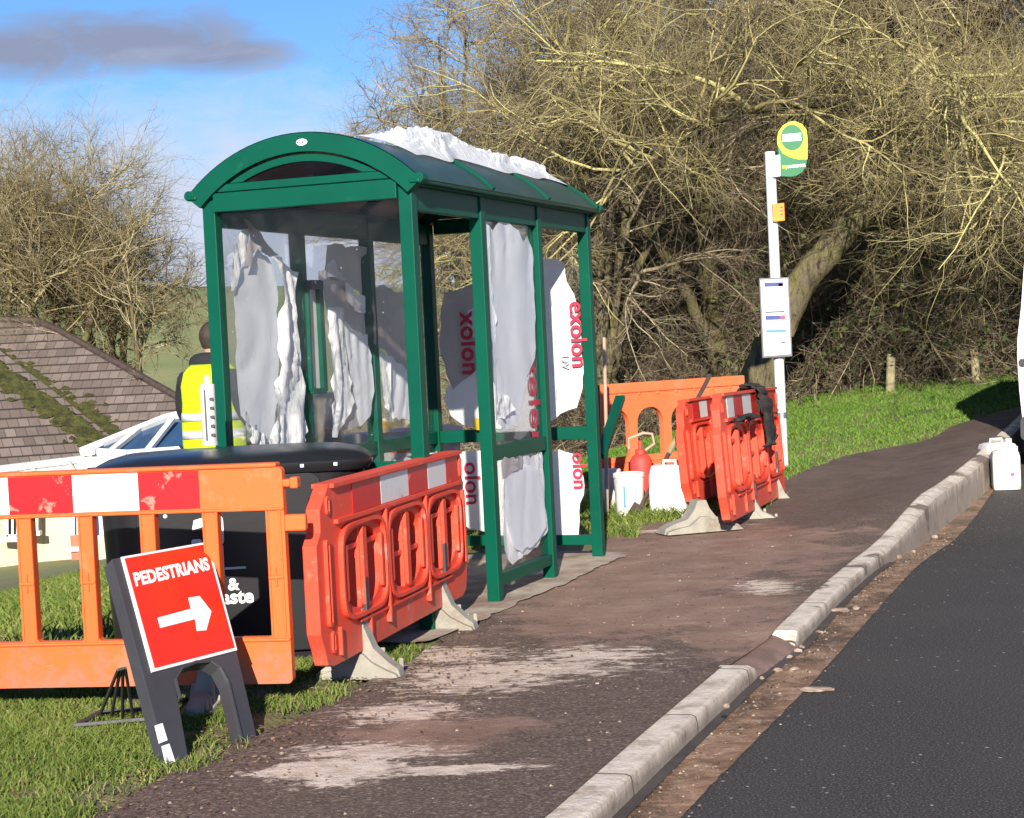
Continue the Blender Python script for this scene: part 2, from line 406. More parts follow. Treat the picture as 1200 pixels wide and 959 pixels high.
# farther along the footway the tarmac is cleaner and purple-grey
farb = N(t, 'ShaderNodeMapRange'); farb.inputs[1].default_value = 12.5; farb.inputs[2].default_value = 15; 
sep = N(t, 'ShaderNodeSeparateXYZ'); t.links.new(coord(t), sep.inputs[0]); t.links.new(sep.outputs[1], farb.inputs[0])
farc = ramp(t, nz(t, 4, 6, .65), [(.3, (.095, .07, .06)), (.7, (.165, .122, .104))])
col = mix(t, math_(t, 'MULTIPLY', farb.outputs[0], .8), col, farc)
# sand / mortar dust trodden over the tarmac
mpz = N(t, 'ShaderNodeMapping'); mpz.inputs['Scale'].default_value = (2.2, 4.4, 1); mpz.inputs['Rotation'].default_value = (0, 0, .25); t.links.new(coord(t), mpz.inputs[0])
bs_ = []
for px, py, rx, ry, an in [(395, 908, .30, .30, .2), (470, 838, .42, .34, 0), (600, 788, .95, .42, .1), (430, 885, .45, .26, .2), (690, 770, .5, .35, 0), (540, 905, .45, .14, 0), (560, 800, .55, .5, 0), (770, 624, .9, .16, -.1), (520, 770, .5, .4, .2), (900, 690, .25, .5, 0)]:
    p = Gz(px, py); bs_.append((p.x, p.y, rx, ry, -an))
sm = math_(t, 'ADD', math_(t, 'MULTIPLY', blobmask(t, bs_), 1.0), math_(t, 'MULTIPLY', math_(t, 'SUBTRACT', nz(t, 3.4, 12, .82, mpz.outputs[0], .2), .5), 4.2))
sf = ramp(t, sm, [(.42, 0.), (.66, .9)])
p0 = Gz(385, 905); big = math_(t, 'ADD', blobmask(t, [(p0.x, p0.y, .36, .34, .3)]), math_(t, 'MULTIPLY', math_(t, 'SUBTRACT', nz(t, 7, 9, .75), .5), 2.4))
sf = math_(t, 'MAXIMUM', sf, ramp(t, big, [(.30, 0.), (.5, .95)]))
sand = ramp(t, nz(t, 14, 6), [(.35, (.60, .48, .38)), (.65, (.80, .67, .55))])
col = mix(t, sf, col, sand)
# wet dark patches round the kerb gap
t.links.new(col, b.inputs['Base Color'])
t.links.new(ramp(t, nz(t, 1.2, 4), [(.4, .62), (.6, .9)]), b.inputs['Roughness']); b.inputs['Specular IOR Level'].default_value = .25
hb = math_(t, 'ADD', math_(t, 'MULTIPLY', nz(t, 95, 3, .7), .5), math_(t, 'MULTIPLY', nz(t, 7, 8, .7), 1.2)); bump(t, b, hb, .9, .022)
def path_dz(x, y):
    d = max(0, 1-(KX(y)-.13-x)/.9); return .010 + max(kerb_dz(y), -.022)*d*d*(3-2*d)
PATHM = m
ribbon('path', YS, LX, lambda y: KX(y)-.12, 26, path_dz, .07, m)

# concrete slab strip under the shelter front
m2 = mat('pad concrete', (.46, .39, .31), (.36, .29, .225), .9, 6, bs=.6, bscale=22, dirt=(.24, .15, .11), dlo=.44, dhi=.64, dscale=3.2)

# --- kerb
m, t, b = nt('kerb concrete')
kc = ramp(t, nz(t, 7, 8, .65), [(.3, (.52, .44, .35)), (.55, (.72, .63, .52)), (.8, (.80, .72, .61))])
uvn = N(t, 'ShaderNodeUVMap'); uvn.uv_map = 'uv'; s2 = N(t, 'ShaderNodeSeparateXYZ'); t.links.new(uvn.outputs[0], s2.inputs[0])
fr_ = math_(t, 'FRACT', math_(t, 'MULTIPLY', s2.outputs[1], 1/.915)); jn = math_(t, 'LESS_THAN', fr_, .014)
kc = mix(t, jn, kc, (.09, .07, .055))
st = ramp(t, nz(t, 4.5, 9, .74), [(.52, 0.), (.62, .7)]); kc = mix(t, st, kc, (.36, .26, .19)); kc = mix(t, ramp(t, nz(t, 2.1, 4), [(.60, 0.), (.64, .85)]), kc, (.10, .075, .055))
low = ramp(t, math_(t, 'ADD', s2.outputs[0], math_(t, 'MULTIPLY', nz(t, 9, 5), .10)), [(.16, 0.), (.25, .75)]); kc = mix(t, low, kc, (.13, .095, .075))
t.links.new(kc, b.inputs['Base Color']); b.inputs['Roughness'].default_value = .85; bump(t, b, nz(t, 30, 7, .7), .8, .012)
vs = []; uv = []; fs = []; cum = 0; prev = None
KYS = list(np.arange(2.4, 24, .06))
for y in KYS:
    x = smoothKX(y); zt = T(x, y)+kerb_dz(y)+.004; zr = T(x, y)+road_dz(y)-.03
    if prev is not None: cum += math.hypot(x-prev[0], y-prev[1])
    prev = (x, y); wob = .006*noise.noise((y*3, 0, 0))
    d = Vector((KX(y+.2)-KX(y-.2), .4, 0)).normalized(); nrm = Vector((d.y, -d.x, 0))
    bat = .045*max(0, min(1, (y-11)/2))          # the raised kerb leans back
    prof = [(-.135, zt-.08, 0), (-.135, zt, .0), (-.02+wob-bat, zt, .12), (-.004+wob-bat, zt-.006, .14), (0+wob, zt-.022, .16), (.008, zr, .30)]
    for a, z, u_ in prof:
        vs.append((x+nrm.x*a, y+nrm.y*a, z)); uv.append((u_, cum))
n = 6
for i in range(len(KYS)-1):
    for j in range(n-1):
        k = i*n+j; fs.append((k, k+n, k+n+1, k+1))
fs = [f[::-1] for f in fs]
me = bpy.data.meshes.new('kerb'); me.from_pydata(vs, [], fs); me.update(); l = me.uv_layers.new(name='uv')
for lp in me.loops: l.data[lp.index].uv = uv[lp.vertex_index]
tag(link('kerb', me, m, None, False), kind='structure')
# the mud that buries the gap in the kerb
ribbon('mud', list(np.arange(G885-.10, G935+.22, .05)), lambda y: KX(y)-.20+.10*noise.noise((y*4, 3, 0)), lambda y: KX(y)+.02, 8, lambda x, y: (lambda s_: -.012+(road_dz(y)+.016)*s_*s_ + .010*noise.noise((x*9, y*9, 0)))(max(0, min(1, (x-KX(y)+.20)/.22))), 0, mat('wet mud', (.24, .15, .11), (.16, .10, .072), .6, 6, bs=.6, bscale=16, dirt=(.32, .22, .17)))
# --- road
m, t, b = nt('road tarmac')
rc = ramp(t, nz(t, 120, 2, .7), [(.34, (.020, .018, .017)), (.52, (.066, .060, .057)), (.63, (.13, .12, .113)), (.73, (.40, .37, .345))])
rc = mix(t, ramp(t, nz(t, 1.1, 6), [(.4, 0.), (.75, .45)]), rc, (.095, .085, .078))
vor = N(t, 'ShaderNodeTexVoronoi'); vor.inputs['Scale'].default_value = 17; t.links.new(coord(t), vor.inputs['Vector'])
chip = ramp(t, vor.outputs['Distance'], [(.08, 1.), (.13, 0.)])
cs = N(t, 'ShaderNodeSeparateColor'); t.links.new(vor.outputs['Color'], cs.inputs[0]); chip = math_(t, 'MULTIPLY', chip, math_(t, 'GREATER_THAN', cs.outputs[0], .70))
rc = mix(t, chip, rc, (.46, .44, .41))
t.links.new(rc, b.inputs['Base Color']); b.inputs['Roughness'].default_value = .8; b.inputs['Specular IOR Level'].default_value = .15
bump(t, b, nz(t, 120, 3, .7), .8, .008)
ribbon('road', YS, lambda y: KX(y)-.01, lambda y: KX(y)+9, 30, lambda x, y: road_dz(y), 0, m, 1.6)
# --- muddy gutter channel, 5 mm above the road
m, t, b = nt('muddy gutter')
gc = ramp(t, nz(t, 6, 9, .72, dist=.6), [(.30, (.085, .048, .028)), (.46, (.26, .145, .08)), (.60, (.42, .26, .165)), (.74, (.66, .50, .37))])
gc = mix(t, ramp(t, nz(t, 2.4, 8, .7), [(.46, 0.), (.58, .85)]), gc, (.065, .042, .022)); gc = mix(t, ramp(t, nz(t, 13, 9, .8), [(.58, 0.), (.66, .8)]), gc, (.62, .50, .40))
t.links.new(gc, b.inputs['Base Color'])
t.links.new(ramp(t, nz(t, 1.6, 6, .6, dist=.4), [(.47, .07), (.56, .8)]), b.inputs['Roughness']); b.inputs['Specular IOR Level'].default_value = .5
bump(t, b, nz(t, 20, 7, .7), .7, .02)
EDGE = [(p.x, p.y) for p in (Gz(x, y, z_) for x, y, z_ in [(735, 1027, -.08), (800, 959, -.08), (955, 800, -.08), (1095, 645, -.10), (1166, 586, -.16)])]
EDGE.append((EDGE[-1][0]+1.35, EDGE[-1][1]+3.2)); EDGE.append((EDGE[-1][0]+4.2, EDGE[-1][1]+10))
def gw(y): return max(.06, (interp(EDGE, y-.3)+interp(EDGE, y)+interp(EDGE, y+.3))/3-KX(y) + .006*noise.noise((y*3.1, 9, 0)) + .008*noise.noise((y*14, 4, 0)))
ribbon('gutter', list(np.arange(2.2, 17.5, .07)), lambda y: KX(y)+.0, lambda y: KX(y)+gw(y), 8, lambda x, y: road_dz(y)+.006, 0, m)
# wet asphalt fillet along the kerb foot
m = mat('drain channel', (.05, .04, .034), (.085, .066, .055), .5, 8, bs=.4, bscale=30)
ribbon('gutter_edge', list(np.arange(2.2, 11.5, .1)), lambda y: KX(y)+.004, lambda y: KX(y)+.05, 3, lambda x, y: road_dz(y)+.012, 0, m)

# ================================================================== BUS SHELTER
O = Vector((-.4113, 8.9683, 0)); YAW = .3458; L, W = 2.838, 1.1413; T1, T2 = .9435, 1.8747; H = 2.2
SM = Matrix.Translation(O) @ Matrix.Rotation(-YAW, 4, 'Z'); SMI = SM.inverted()
def W2(p): return SM @ Vector(p)
sh = thing('bus_shelter', 'green metal bus shelter with a barrel roof and torn white film on its panes', 'bus shelter', O, -YAW)
P_ = .07
def post(x0, y1, m=M['green'], z1=H-.02):
    mb = MB().box((x0, y1-P_, .0), (x0+P_, y1, z1))
    mb.box((x0-.015, y1-P_-.015, 0), (x0+P_+.015, y1+.015, .012))
    # glazing bead groove
    return mb.build('post', m, sh, bev=.004)
yb = [0, T1, T2, L]
for y in yb: post(-P_, y)
for y in yb: post(-W, y)
def rail(x0, y0, x1, y1, z0, z1, t=.05):
    mb = MB()
    if abs(x1-x0) > abs(y1-y0): mb.box((x0, y0-t/2, z0), (x1, y0+t/2, z1))
    else: mb.box((x0-t/2, y0, z0), (x0+t/2, y1, z1))
    return mb.build('rail', M['green'], sh, bev=.004)
xi0, xi1 = -W+P_, -P_
for yc in (-P_/2, L-P_/2):
    for z0, z1 in ((.09, .155), (.762, .843)): rail(xi0, yc, xi1, yc, z0, z1)
for a, b_ in zip(yb, yb[1:]):
    for z0, z1 in ((.09, .155), (.762, .843), (2.05, 2.18)): rail(-W+P_/2, a, -W+P_/2, b_-P_, z0, z1)
for z0, z1 in ((.09, .155), (.762, .843)): rail(-P_/2, T1, -P_/2, T2-P_, z0, z1)
for a, b_ in zip(yb, yb[1:]): rail(-P_/2, a, -P_/2, b_-P_, 2.06, 2.18)
# ---- arched end frames
cx, half, sag = -W/2, W/2+.066, .272
RA = (half*half+sag*sag)/(2*sag); zc = 2.2+sag-RA; A0 = math.asin(half/RA)
def arc(r, a0, a1, n=28): return [(cx+r*math.sin(a0+(a1-a0)*i/n), zc+r*math.cos(a0+(a1-a0)*i/n)) for i in range(n+1)]
def angz(r, z): return math.acos(max(-1, min(1, (z-zc)/r)))
for y0, nm in ((-P_-.035, 'near'), (L-.015, 'far')):
    outer = arc(RA, -A0, A0) + arc(RA-.092, A0-.01, -A0+.01)
    mb = MB().poly(outer, [], y0, y0+.07)
    for sx_ in (-1, 1):                                    # rounded gutter caps at the eaves
        mb.tube([(cx+sx_*(half-.012), y0-.002, 2.207), (cx+sx_*(half-.012), y0+.072, 2.207)], .026, 12)
    mb.build('arch_fascia', M['green'], sh, bev=.004)
    ri = RA-.104; a = angz(ri, 2.255); rj = ri-.034; a2 = angz(rj, 2.259)
    MB().poly(arc(ri, -a, a)+arc(rj, a2, -a2), [], y0+.018, y0+.06).build('lens_frame', M['green'], sh, bev=.003)
    ln = MB().poly(arc(rj-.001, -a2, a2), [], y0+.034, y0+.040).build('lens_pane', M['lens'], sh)
    MB().box((-W+P_+.001, y0+.022, 2.2165), (-P_-.001, y0+.056, 2.256)).build('upper_beam', M['green'], sh, bev=.004)
    MB().box((-W+P_+.001, y0+.016, 2.118), (-P_-.001, y0+.062, 2.212)).build('lower_beam', M['green'], sh, bev=.004)
# label disc on the near fascia
am = .0; zt = zc+(RA-.047)
d = MB().lathe([(.030, 0), (.030, .003)], 20, sx=1.0, sy=.55); d.xf(Matrix.Rotation(rad(90), 4, 'X'))
d.v = [(v[0]+cx+.02, v[1]-P_-.036, v[2]+zt) for v in d.v]; dd = d.build('maker_plate', M['paper'], sh)
for k in range(3): MB().box((cx-.0+.013*k-.006, -P_-.0406, zt-.004), (cx+.013*k+.002, -P_-.0396, zt+.005)).build('plate_print', M['navy' if k != 1 else 'redp'], dd)
# ---- barrel roof
nA, nY = 30, 24; vs = []; fs = []
for r in (RA+.004, RA-.012):
    for j in range(nY+1):
        y = -P_-.03 + (L+P_+.09)*j/nY
        for i in range(nA+1):
            a = -A0+2*A0*i/nA; vs.append((cx+r*math.sin(a), y, zc+r*math.cos(a)))
n1 = (nA+1)*(nY+1)
for s_ in (0, 1):
    for j in range(nY):
        for i in range(nA):
            k = s_*n1+j*(nA+1)+i; q = (k, k+1, k+nA+2, k+nA+1); fs.append(q if s_ else q[::-1])
ri_ = [j*(nA+1)+nA for j in range(nY+1)]; le_ = [j*(nA+1) for j in range(nY+1)]
for l_ in (ri_, le_):
    for a, b_ in zip(l_, l_[1:]): fs.append((a, b_, b_+n1, a+n1))
mb = MB().add(vs, fs); rf = mb.build('roof', M['roof'], sh, True)
vs = []; fs = []; r = RA-.03
for j in range(2):
    for i in range(nA+1):
        a = (-A0+2*A0*i/nA)*.93; vs.append((cx+r*math.sin(a), (-.04 if j == 0 else L-.04), zc+r*math.cos(a)))
for i in range(nA): fs.append((i, i+1, i+nA+2, i+nA+1))
MB().add(vs, fs).build('ceiling_lining', M['lining'], rf, True)
for y in (T1-.03, T2-.03, L-.03):
    mb = MB().poly(arc(RA+.018, -A0*.985, A0*.985)+arc(RA+.002, A0*.985, -A0*.985), [], y-.016, y+.016); mb.build('roof_rib', M['green'], rf, bev=.003)
    MB().poly(arc(RA-.014, -A0*.9, A0*.9)+arc(RA-.075, A0*.9, -A0*.9), [], y-.014, y+.014).build('roof_hoop', M['green'], rf)
for sx_ in (-1, 1):
    MB().box((cx+sx_*(half-.03)-.028, -P_-.045, 2.183), (cx+sx_*(half-.03)+.028, L+.04, 2.206)).build('gutter', M['green'], sh, bev=.008)
    MB().box((cx+sx_*(half-.075)-.03, -P_-.0, 2.175), (cx+sx_*(half-.075)+.03, L-.0, 2.190)).build('soffit_strip', M['green'], sh)
MB().box((cx-.02, 0, 2.24), (cx+.02, L-.05, 2.275)).build('ridge_tube', M['sign_black'], sh)
# ---- panes
def pane(x0, y0, x1, y1, z0, z1):
    return MB().box((x0, y0, z0), (x1, y1, z1)).build('pane', M['glass'], sh)
yn, yf = -P_/2, L-P_/2
for yc in (yn, yf):
    pane(xi0, yc-.003, xi1, yc+.003, .843, 2.118); pane(xi0, yc-.003, xi1, yc+.003, .155, .762)
pane(-P_/2-.003, T1, -P_/2+.003, T2-P_, .843, 2.06); pane(-P_/2-.003, T1, -P_/2+.003, T2-P_, .155, .762)
for a, b_ in zip(yb, yb[1:]):
    pane(-W+P_/2-.003, a, -W+P_/2+.003, b_-P_, .843, 2.05); pane(-W+P_/2-.003, a, -W+P_/2+.003, b_-P_, .155, .762)
# ---- torn protective film; outlines lie in the plane of the pane they cling to
def film(plane, off, pts, mat_, amp=.006, fr=6, seed=0, edge=.045, cut=.05):
    """plane: 'near','far','back','front' ; off: metres from the pane towards the viewer"""
    if plane in ('near', 'far'):
        y = (yn if plane == 'near' else yf) - off; p0 = W2((0, y, 0)); n = (SM.to_3x3() @ Vector((0, 1, 0)))
    else:
        x = (-W+P_/2 if plane == 'back' else -P_/2) + off; p0 = W2((x, 0, 0)); n = (SM.to_3x3() @ Vector((1, 0, 0)))
    loc = [SMI @ onplane(px, py, p0, n) for px, py in pts]
    # subdivide the outline and fray it
    out = []
    for i, p in enumerate(loc):
        q = loc[(i+1) % len(loc)]; k = max(1, int((q-p).length/cut))
        for j in range(k):
            v = p.lerp(q, j/k)
            if j: 
                o1 = noise.noise_vector(v*13+Vector((seed, 0, 0)))*min(edge, (q-p).length*.12)
                v = v + (Vector((o1.x, 0, o1.z)) if plane in ('near', 'far') else Vector((0, o1.y, o1.z)))
            out.append(v)
    bm = bmesh.new(); bv = [bm.verts.new(v) for v in out]; es = [bm.edges.new((bv[i], bv[(i+1) % len(bv)])) for i in range(len(bv))]
    bmesh.ops.triangle_fill(bm, use_beauty=True, use_dissolve=False, edges=es)
    for _ in range(3):
        lo = [e for e in bm.edges if e.calc_length() > .045]
        if not lo: break
        bmesh.ops.subdivide_edges(bm, edges=lo, cuts=1, use_grid_fill=False); bmesh.ops.triangulate(bm, faces=[f for f in bm.faces if len(f.verts) > 3])
    nd = Vector((0, -1, 0)) if plane in ('near', 'far') else Vector((1, 0, 0))
    for v in bm.verts:
        c = v.co*fr+Vector((seed*3.3, 0, 0)); tw = noise.noise(v.co*2.2)*.9; d_ = abs(noise.noise(Vector((c.x*2.0+tw, c.y*2.0+tw, c.z*.16))))*1.5+.30*abs(noise.noise(Vector((c.x*3, c.y*3, c.z*1.1))))
        v.co += nd*(d_ + .25*abs(noise.noise(v.co*21)))*amp
    bmesh.ops.recalc_face_normals(bm, faces=bm.faces)
    me = bpy.data.meshes.new('film'); bm.to_mesh(me); bm.free()
    return link('protective_film', me, M[mat_], sh, True)
def z4(l): return [(230+a/3.196, 240+b_/3.196) for a, b_ in l]
B = 'back'
film(B, .035, z4([(205, 200), (225, 165), (265, 195), (285, 230), (305, 330), (308, 600), (290, 880), (210, 850), (160, 790), (145, 600), (138, 340), (160, 240)]), 'film_grey', .010, 2.2, 1)
film(B, .055, z4([(165, 95), (195, 90), (190, 140), (172, 165), (182, 190), (160, 235), (140, 320), (130, 325), (125, 220)]), 'film_white', .03, 7, 2)
film(B, .06, z4([(170, 48), (195, 60), (230, 110), (300, 190), (270, 197), (240, 178), (222, 165), (205, 185), (205, 232), (165, 235), (182, 190), (174, 160), (195, 130), (190, 80)]), 'film_taupe', .03, 8, 3)
film(B, .065, z4([(268, 195), (310, 200), (340, 240), (365, 255), (358, 360), (368, 480), (395, 660), (405, 850), (380, 912), (300, 900), (250, 900), (275, 870), (295, 640), (303, 500), (300, 330), (290, 240)]), 'film_white', .045, 6, 4)
film(B, .07, z4([(155, 760), (200, 845), (275, 875), (260, 908), (200, 895), (165, 830)]), 'film_white', .05, 12, 5)
film(B, .03, z4([(485, 152), (600, 155), (635, 160), (632, 185), (612, 200), (618, 335), (540, 285), (470, 272), (480, 220)]), 'film_taupe', .012, 4, 6)
film(B, .06, z4([(452, 250), (500, 205), (548, 284), (450, 278)]), 'film_white', .03, 7, 7)
film(B, .036, z4([(468, 276), (550, 286), (560, 345), (545, 390), (485, 390)]), 'film_taupe', .012, 5, 8)
film(B, .055, z4([(550, 290), (625, 345), (622, 408), (590, 398), (556, 350)]), 'film_white', .02, 6, 9)
film(B, .05, z4([(487, 383), (545, 388), (542, 440), (560, 560), (583, 740), (560, 800), (520, 872), (505, 872), (495, 600)]), 'film_white', .03, 6, 10)
film(B, .03, z4([(540, 388), (560, 350), (628, 408), (634, 490), (545, 447)]), 'film_taupe', .01, 4, 11)
film(B, .036, z4([(543, 440), (640, 485), (662, 700), (650, 790), (610, 832), (562, 560)]), 'film_grey', .015, 4, 12)
film(B, .032, z4([(562, 560), (585, 700), (612, 830), (545, 845), (560, 800)]), 'film_taupe', .01, 5, 13)
film(B, .028, z4([(655, 320), (700, 300), (790, 330), (840, 360), (850, 700), (767, 615), (690, 540), (660, 520)]), 'film_taupe', .01, 4, 14)
film(B, .032, z4([(700, 555), (767, 600), (850, 680), (850, 800), (735, 802), (715, 700)]), 'film_grey', .012, 4, 15)
film(B, .05, z4([(684, 545), (702, 548), (738, 800), (715, 812), (690, 720)]), 'film_white', .03, 8, 16)
# films on the lower panes of the back wall
for i, (a, b_) in enumerate(zip(yb, yb[1:])):
    pts = [(a+.05, .70), (b_-.14, .72), (b_-.11, .4), (b_-.16, .22), (a+.2, .19), (a+.04, .30)]
    q = []
    for y, z in pts:
        w_ = W2((-W+P_/2+.03, y, z))-CAM; dd_ = w_.dot(FW); q.append((600+FPX*w_.dot(RT)/dd_, 479.5-FPX*w_.dot(UP)/dd_))
    film(B, .03, q, 'film_white' if i == 1 else 'film_grey', .02, 5, 20+i)
# far end
def zz(l, x0, y0, s): return [(x0+a/s, y0+b_/s) for a, b_ in l]
F_ = 'far'
fw = film(F_, .012, [(523, 455), (538, 442), (560, 425), (578, 395), (600, 330), (630, 308), (640, 303), (653, 304), (662, 309), (664, 330), (673, 345), (679, 375), (683, 420), (683, 455), (676, 478), (650, 492), (600, 500), (545, 499), (529, 488), (522, 470)], 'film_white', .010, 4, 31)
ft = film(F_, .03, [(522, 343), (545, 337), (580, 330), (600, 335), (580, 400), (567, 425), (552, 440), (540, 448), (531, 457), (523, 438), (515, 408), (516, 370)], 'film_taupe', .009, 4, 32)
film(F_, .045, [(548, 364), (562, 358), (572, 372), (566, 392), (558, 398), (548, 388)], 'film_white', .012, 8, 33)
fl = film(F_, .012, [(538, 530), (570, 527), (600, 530), (640, 534), (655, 527), (672, 532), (680, 545), (684, 560), (679, 600), (678, 633), (655, 632), (600, 630), (540, 612)], 'film_white', .009, 4, 34)
# front panel
R_ = 'front'
film(R_, .010, [(568, 262), (577, 270), (583, 260), (592, 258), (605, 270), (611, 284), (617, 276), (623, 292), (625, 340), (627, 372), (626, 420), (617, 440), (610, 480), (604, 500), (588, 503), (582, 496), (580, 470), (577, 400)], 'film_grey', .010, 2.5, 41)
film(R_, .018, [(568, 262), (574, 266), (576, 330), (580, 410), (582, 490), (580, 496), (573, 380)], 'film_white', .01, 6, 42)
fr2 = film(R_, -.010, [(618, 388), (628, 372), (634, 500), (603, 514), (611, 480), (616, 440)], 'film_taupe', -.006, 6, 43)
film(R_, .02, [(578, 480), (586, 462), (596, 468), (600, 480), (590, 492)], 'film_white', .03, 12, 44)
film(R_, .008, [(586, 540), (610, 535), (634, 530), (637, 570), (641, 622), (628, 642), (610, 654), (600, 662), (590, 645)], 'film_white', .012, 7, 45)
film(R_, .022, [(591, 562), (600, 550), (618, 545), (631, 550), (636, 580), (639, 618), (628, 636), (612, 648), (601, 640), (594, 615)], 'film_grey', .006, 3, 46)
film(R_, .024, [(587, 541), (612, 536), (611, 549), (601, 552), (593, 560), (588, 562)], 'film_taupe', .012, 9, 47)
# printing on the film: it reads downwards
def fprint(plane, off, px, py, s, size, m='print_red', bold=.006, par=None):
    if plane == 'far':
        p0 = W2((0, yf-off, 0)); n = SM.to_3x3() @ Vector((0, 1, 0)); p = SMI @ onplane(px, py, p0, n)
        return text('film_print', s, size, M[m], par, face(p, (0, 0, -1), (1, 0, 0)), 1, bold)
    p0 = W2((-P_/2+off, 0, 0)); n = SM.to_3x3() @ Vector((1, 0, 0)); p = SMI @ onplane(px, py, p0, n)
    return text('film_print', s, size, M[m], par, face(p, (0, 0, -1), (0, 1, 0)), 1, bold)
fprint('far', .052, 549.5, 403, 'xolon', .165, bold=.005, par=ft)
fprint('far', .045, 677, 392, 'exolon', .150, bold=.002, par=fw)
fprint('far', .034, 553, 567, 'olon', .155, bold=.002, par=fl)
fprint('far', .034, 678.5, 552, 'olon', .13, bold=.002, par=fl)
fprint('front', .0045, 627, 472, 'xolon', .22, bold=.005, par=fr2)
fprint('far', .052, 540, 432, 'UV', .07, 'print_grey', .001, par=ft)
fprint('far', .045, 662, 424, 'UV', .07, 'print_grey', .001, par=fw)
for k, (x, y0, y1) in enumerate([(646, 350, 357), (649, 349, 357), (652, 350, 357), (655, 350, 357), (658, 350, 356), (650, 362, 384), (657, 375, 410), (651, 395, 404), (655, 420, 436), (649, 430, 441), (661, 455, 470), (652, 452, 468)]):
    p0 = W2((0, yf-.043, 0)); n = SM.to_3x3() @ Vector((0, 1, 0)); a = SMI @ onplane(x, y0, p0, n); b_ = SMI @ onplane(x, y1, p0, n)
    MB().bar(a, b_, .004, .002, (0, 1, 0)).build('small_print', M['print_grey'], fw)
# ---- timetable frame on the back wall
def bp(x, y, off=.04):
    return SMI @ onplane(230+x/3.196, 240+y/3.196, W2((-W+P_/2+off, 0, 0)), SM.to_3x3() @ Vector((1, 0, 0)))
a, b_, c_, d_ = bp(412, 300), bp(458, 300), bp(478, 698), bp(428, 698)
nf = MB().bar(b_, c_, .05, .03, (1, 0, 0)).bar(a, d_, .02, .03, (1, 0, 0)).bar(d_, c_, .03, .04, (1, 0, 0)).build('notice_frame', M['green'], sh)
MB().bar(a, b_, .05, .06, (1, 0, 0)).build('frame_cap', M['sign_black'], nf)
MB().add([p+Vector((-.01, 0, 0)) for p in (a, b_, c_, d_)]+[p+Vector((-.02, 0, 0)) for p in (a, b_, c_, d_)], [(0, 1, 2, 3), (7, 6, 5, 4), (0, 4, 5, 1), (1, 5, 6, 2), (2, 6, 7, 3), (3, 7, 4, 0)]).build('notice_sheet', M['cream'], nf)
# perch seat along the back wall
mb = MB()
for k in range(2): mb.box((-W+.12+.09*k, .25, .60), (-W+.19+.09*k, L-.35, .625))
pc = mb.build('perch_seat', M['sign_black'], sh, bev=.006)
for y in (.5, 1.4, 2.2): MB().box((-W+.06, y, .52), (-W+.26, y+.03, .598)).build('seat_bracket', M['green'], pc)
# ---- crumpled film lying on the roof
def crumple(name, label, ya, yb_, x0, x1, h, seed, mat_='film_white'):
    na, nb = 90, 34; vs = []; fs = []
    for i in range(na+1):
        for j in range(nb+1):
            u = i/na; v = j/nb
            e = .07*noise.noise((u*5, v*2, seed)); y = ya+(yb_-ya)*u + .10*noise.noise((v*4, u*3, seed+5)); 
            ww = .72+.5*noise.noise((u*6, .3, seed+9)); xm = (x0+x1)/2+.05*noise.noise((u*4, 2, seed)); x = xm+(x1-x0)*ww*(v-.5)+e*.4
            s_ = (x-cx)/RA; s_ = max(-.69, min(.69, s_)); zr = zc+RA*math.cos(math.asin(s_))
            ed = min(1, min(v, 1-v)*4)*min(1, min(u, 1-u)*10)
            p = Vector((u*6+noise.noise((u*3, v*5, seed))*.8, v*2.2+noise.noise((u*4, v*3, seed+2))*.8, seed))
            c_ = noise.cell_vector(p*1.6); rg = 1-abs(noise.noise(p*1.3))*2.2; rg2 = 1-abs(noise.noise(p*3.1))*2
            hh = h*ed*(.20+.75*max(0, noise.noise((u*4.5, 3, seed))+.45)+.55*max(0, rg)**1.2*c_.x+.55*max(0, rg2)*c_.y+.35*abs(noise.noise(p*6.1)))
            vs.append((x, y, zr+.02+max(0, hh)))
    for i in range(na):
        for j in range(nb):
            k = i*(nb+1)+j; fs.append((k, k+1, k+nb+2, k+nb+1))
    mb = MB().add([W2(v) for v in vs], fs); o = mb.build(name, M[mat_], None, False)
    return tag(o, label, 'plastic film')
crumple('crumpled_film', 'crumpled sheet of white plastic film lying along the top of the bus shelter roof', .25, 2.78, -.50, -.08, .07, 3.1)
crumple('film_scrap', 'small flattened scrap of white film at the far end of the shelter roof', 2.25, 2.72, -.36, -.16, .05, 8.4)
# pad of concrete under the shelter
ed_ = [(-W-.25, -.35), (.0, -.42), (.10, -.36), (.13, .3), (.11, .9), (.145, 1.6), (.12, 2.3), (.13, L+.0), (.08, L+.14), (-.3, L+.25), (-W-.2, L+.2)]
vs = []
for k_ in range(len(ed_)):
    (xa_, ya_), (xb_, yb2) = ed_[k_], ed_[(k_+1) % len(ed_)]
    for q_ in range(8): f_ = q_/8; vs.append((xa_+(xb_-xa_)*f_+.035*noise.noise((ya_+f_*3, k_*1.7+f_*5, 0)), ya_+(yb2-ya_)*f_))
def pad(name, pts, z, m):
    bm = bmesh.new(); f = bm.faces.new([bm.verts.new(W2((x, y, 0))) for x, y in pts]); bmesh.ops.triangulate(bm, faces=[f])
    for _ in range(5): bmesh.ops.subdivide_edges(bm, edges=[e for e in bm.edges if e.calc_length() > .12], cuts=1); bmesh.ops.triangulate(bm, faces=bm.faces)
    for v in bm.verts: v.co.z = max(T(v.co.x, v.co.y), -.03)+z+.006*noise.noise(v.co*5)
    bmesh.ops.recalc_face_normals(bm, faces=bm.faces)
    me = bpy.data.meshes.new(name); bm.to_mesh(me); bm.free(); o = link(name, me, m, None, True); o['kind'] = 'structure'
pad('shelter_slab', vs, .018, m2)

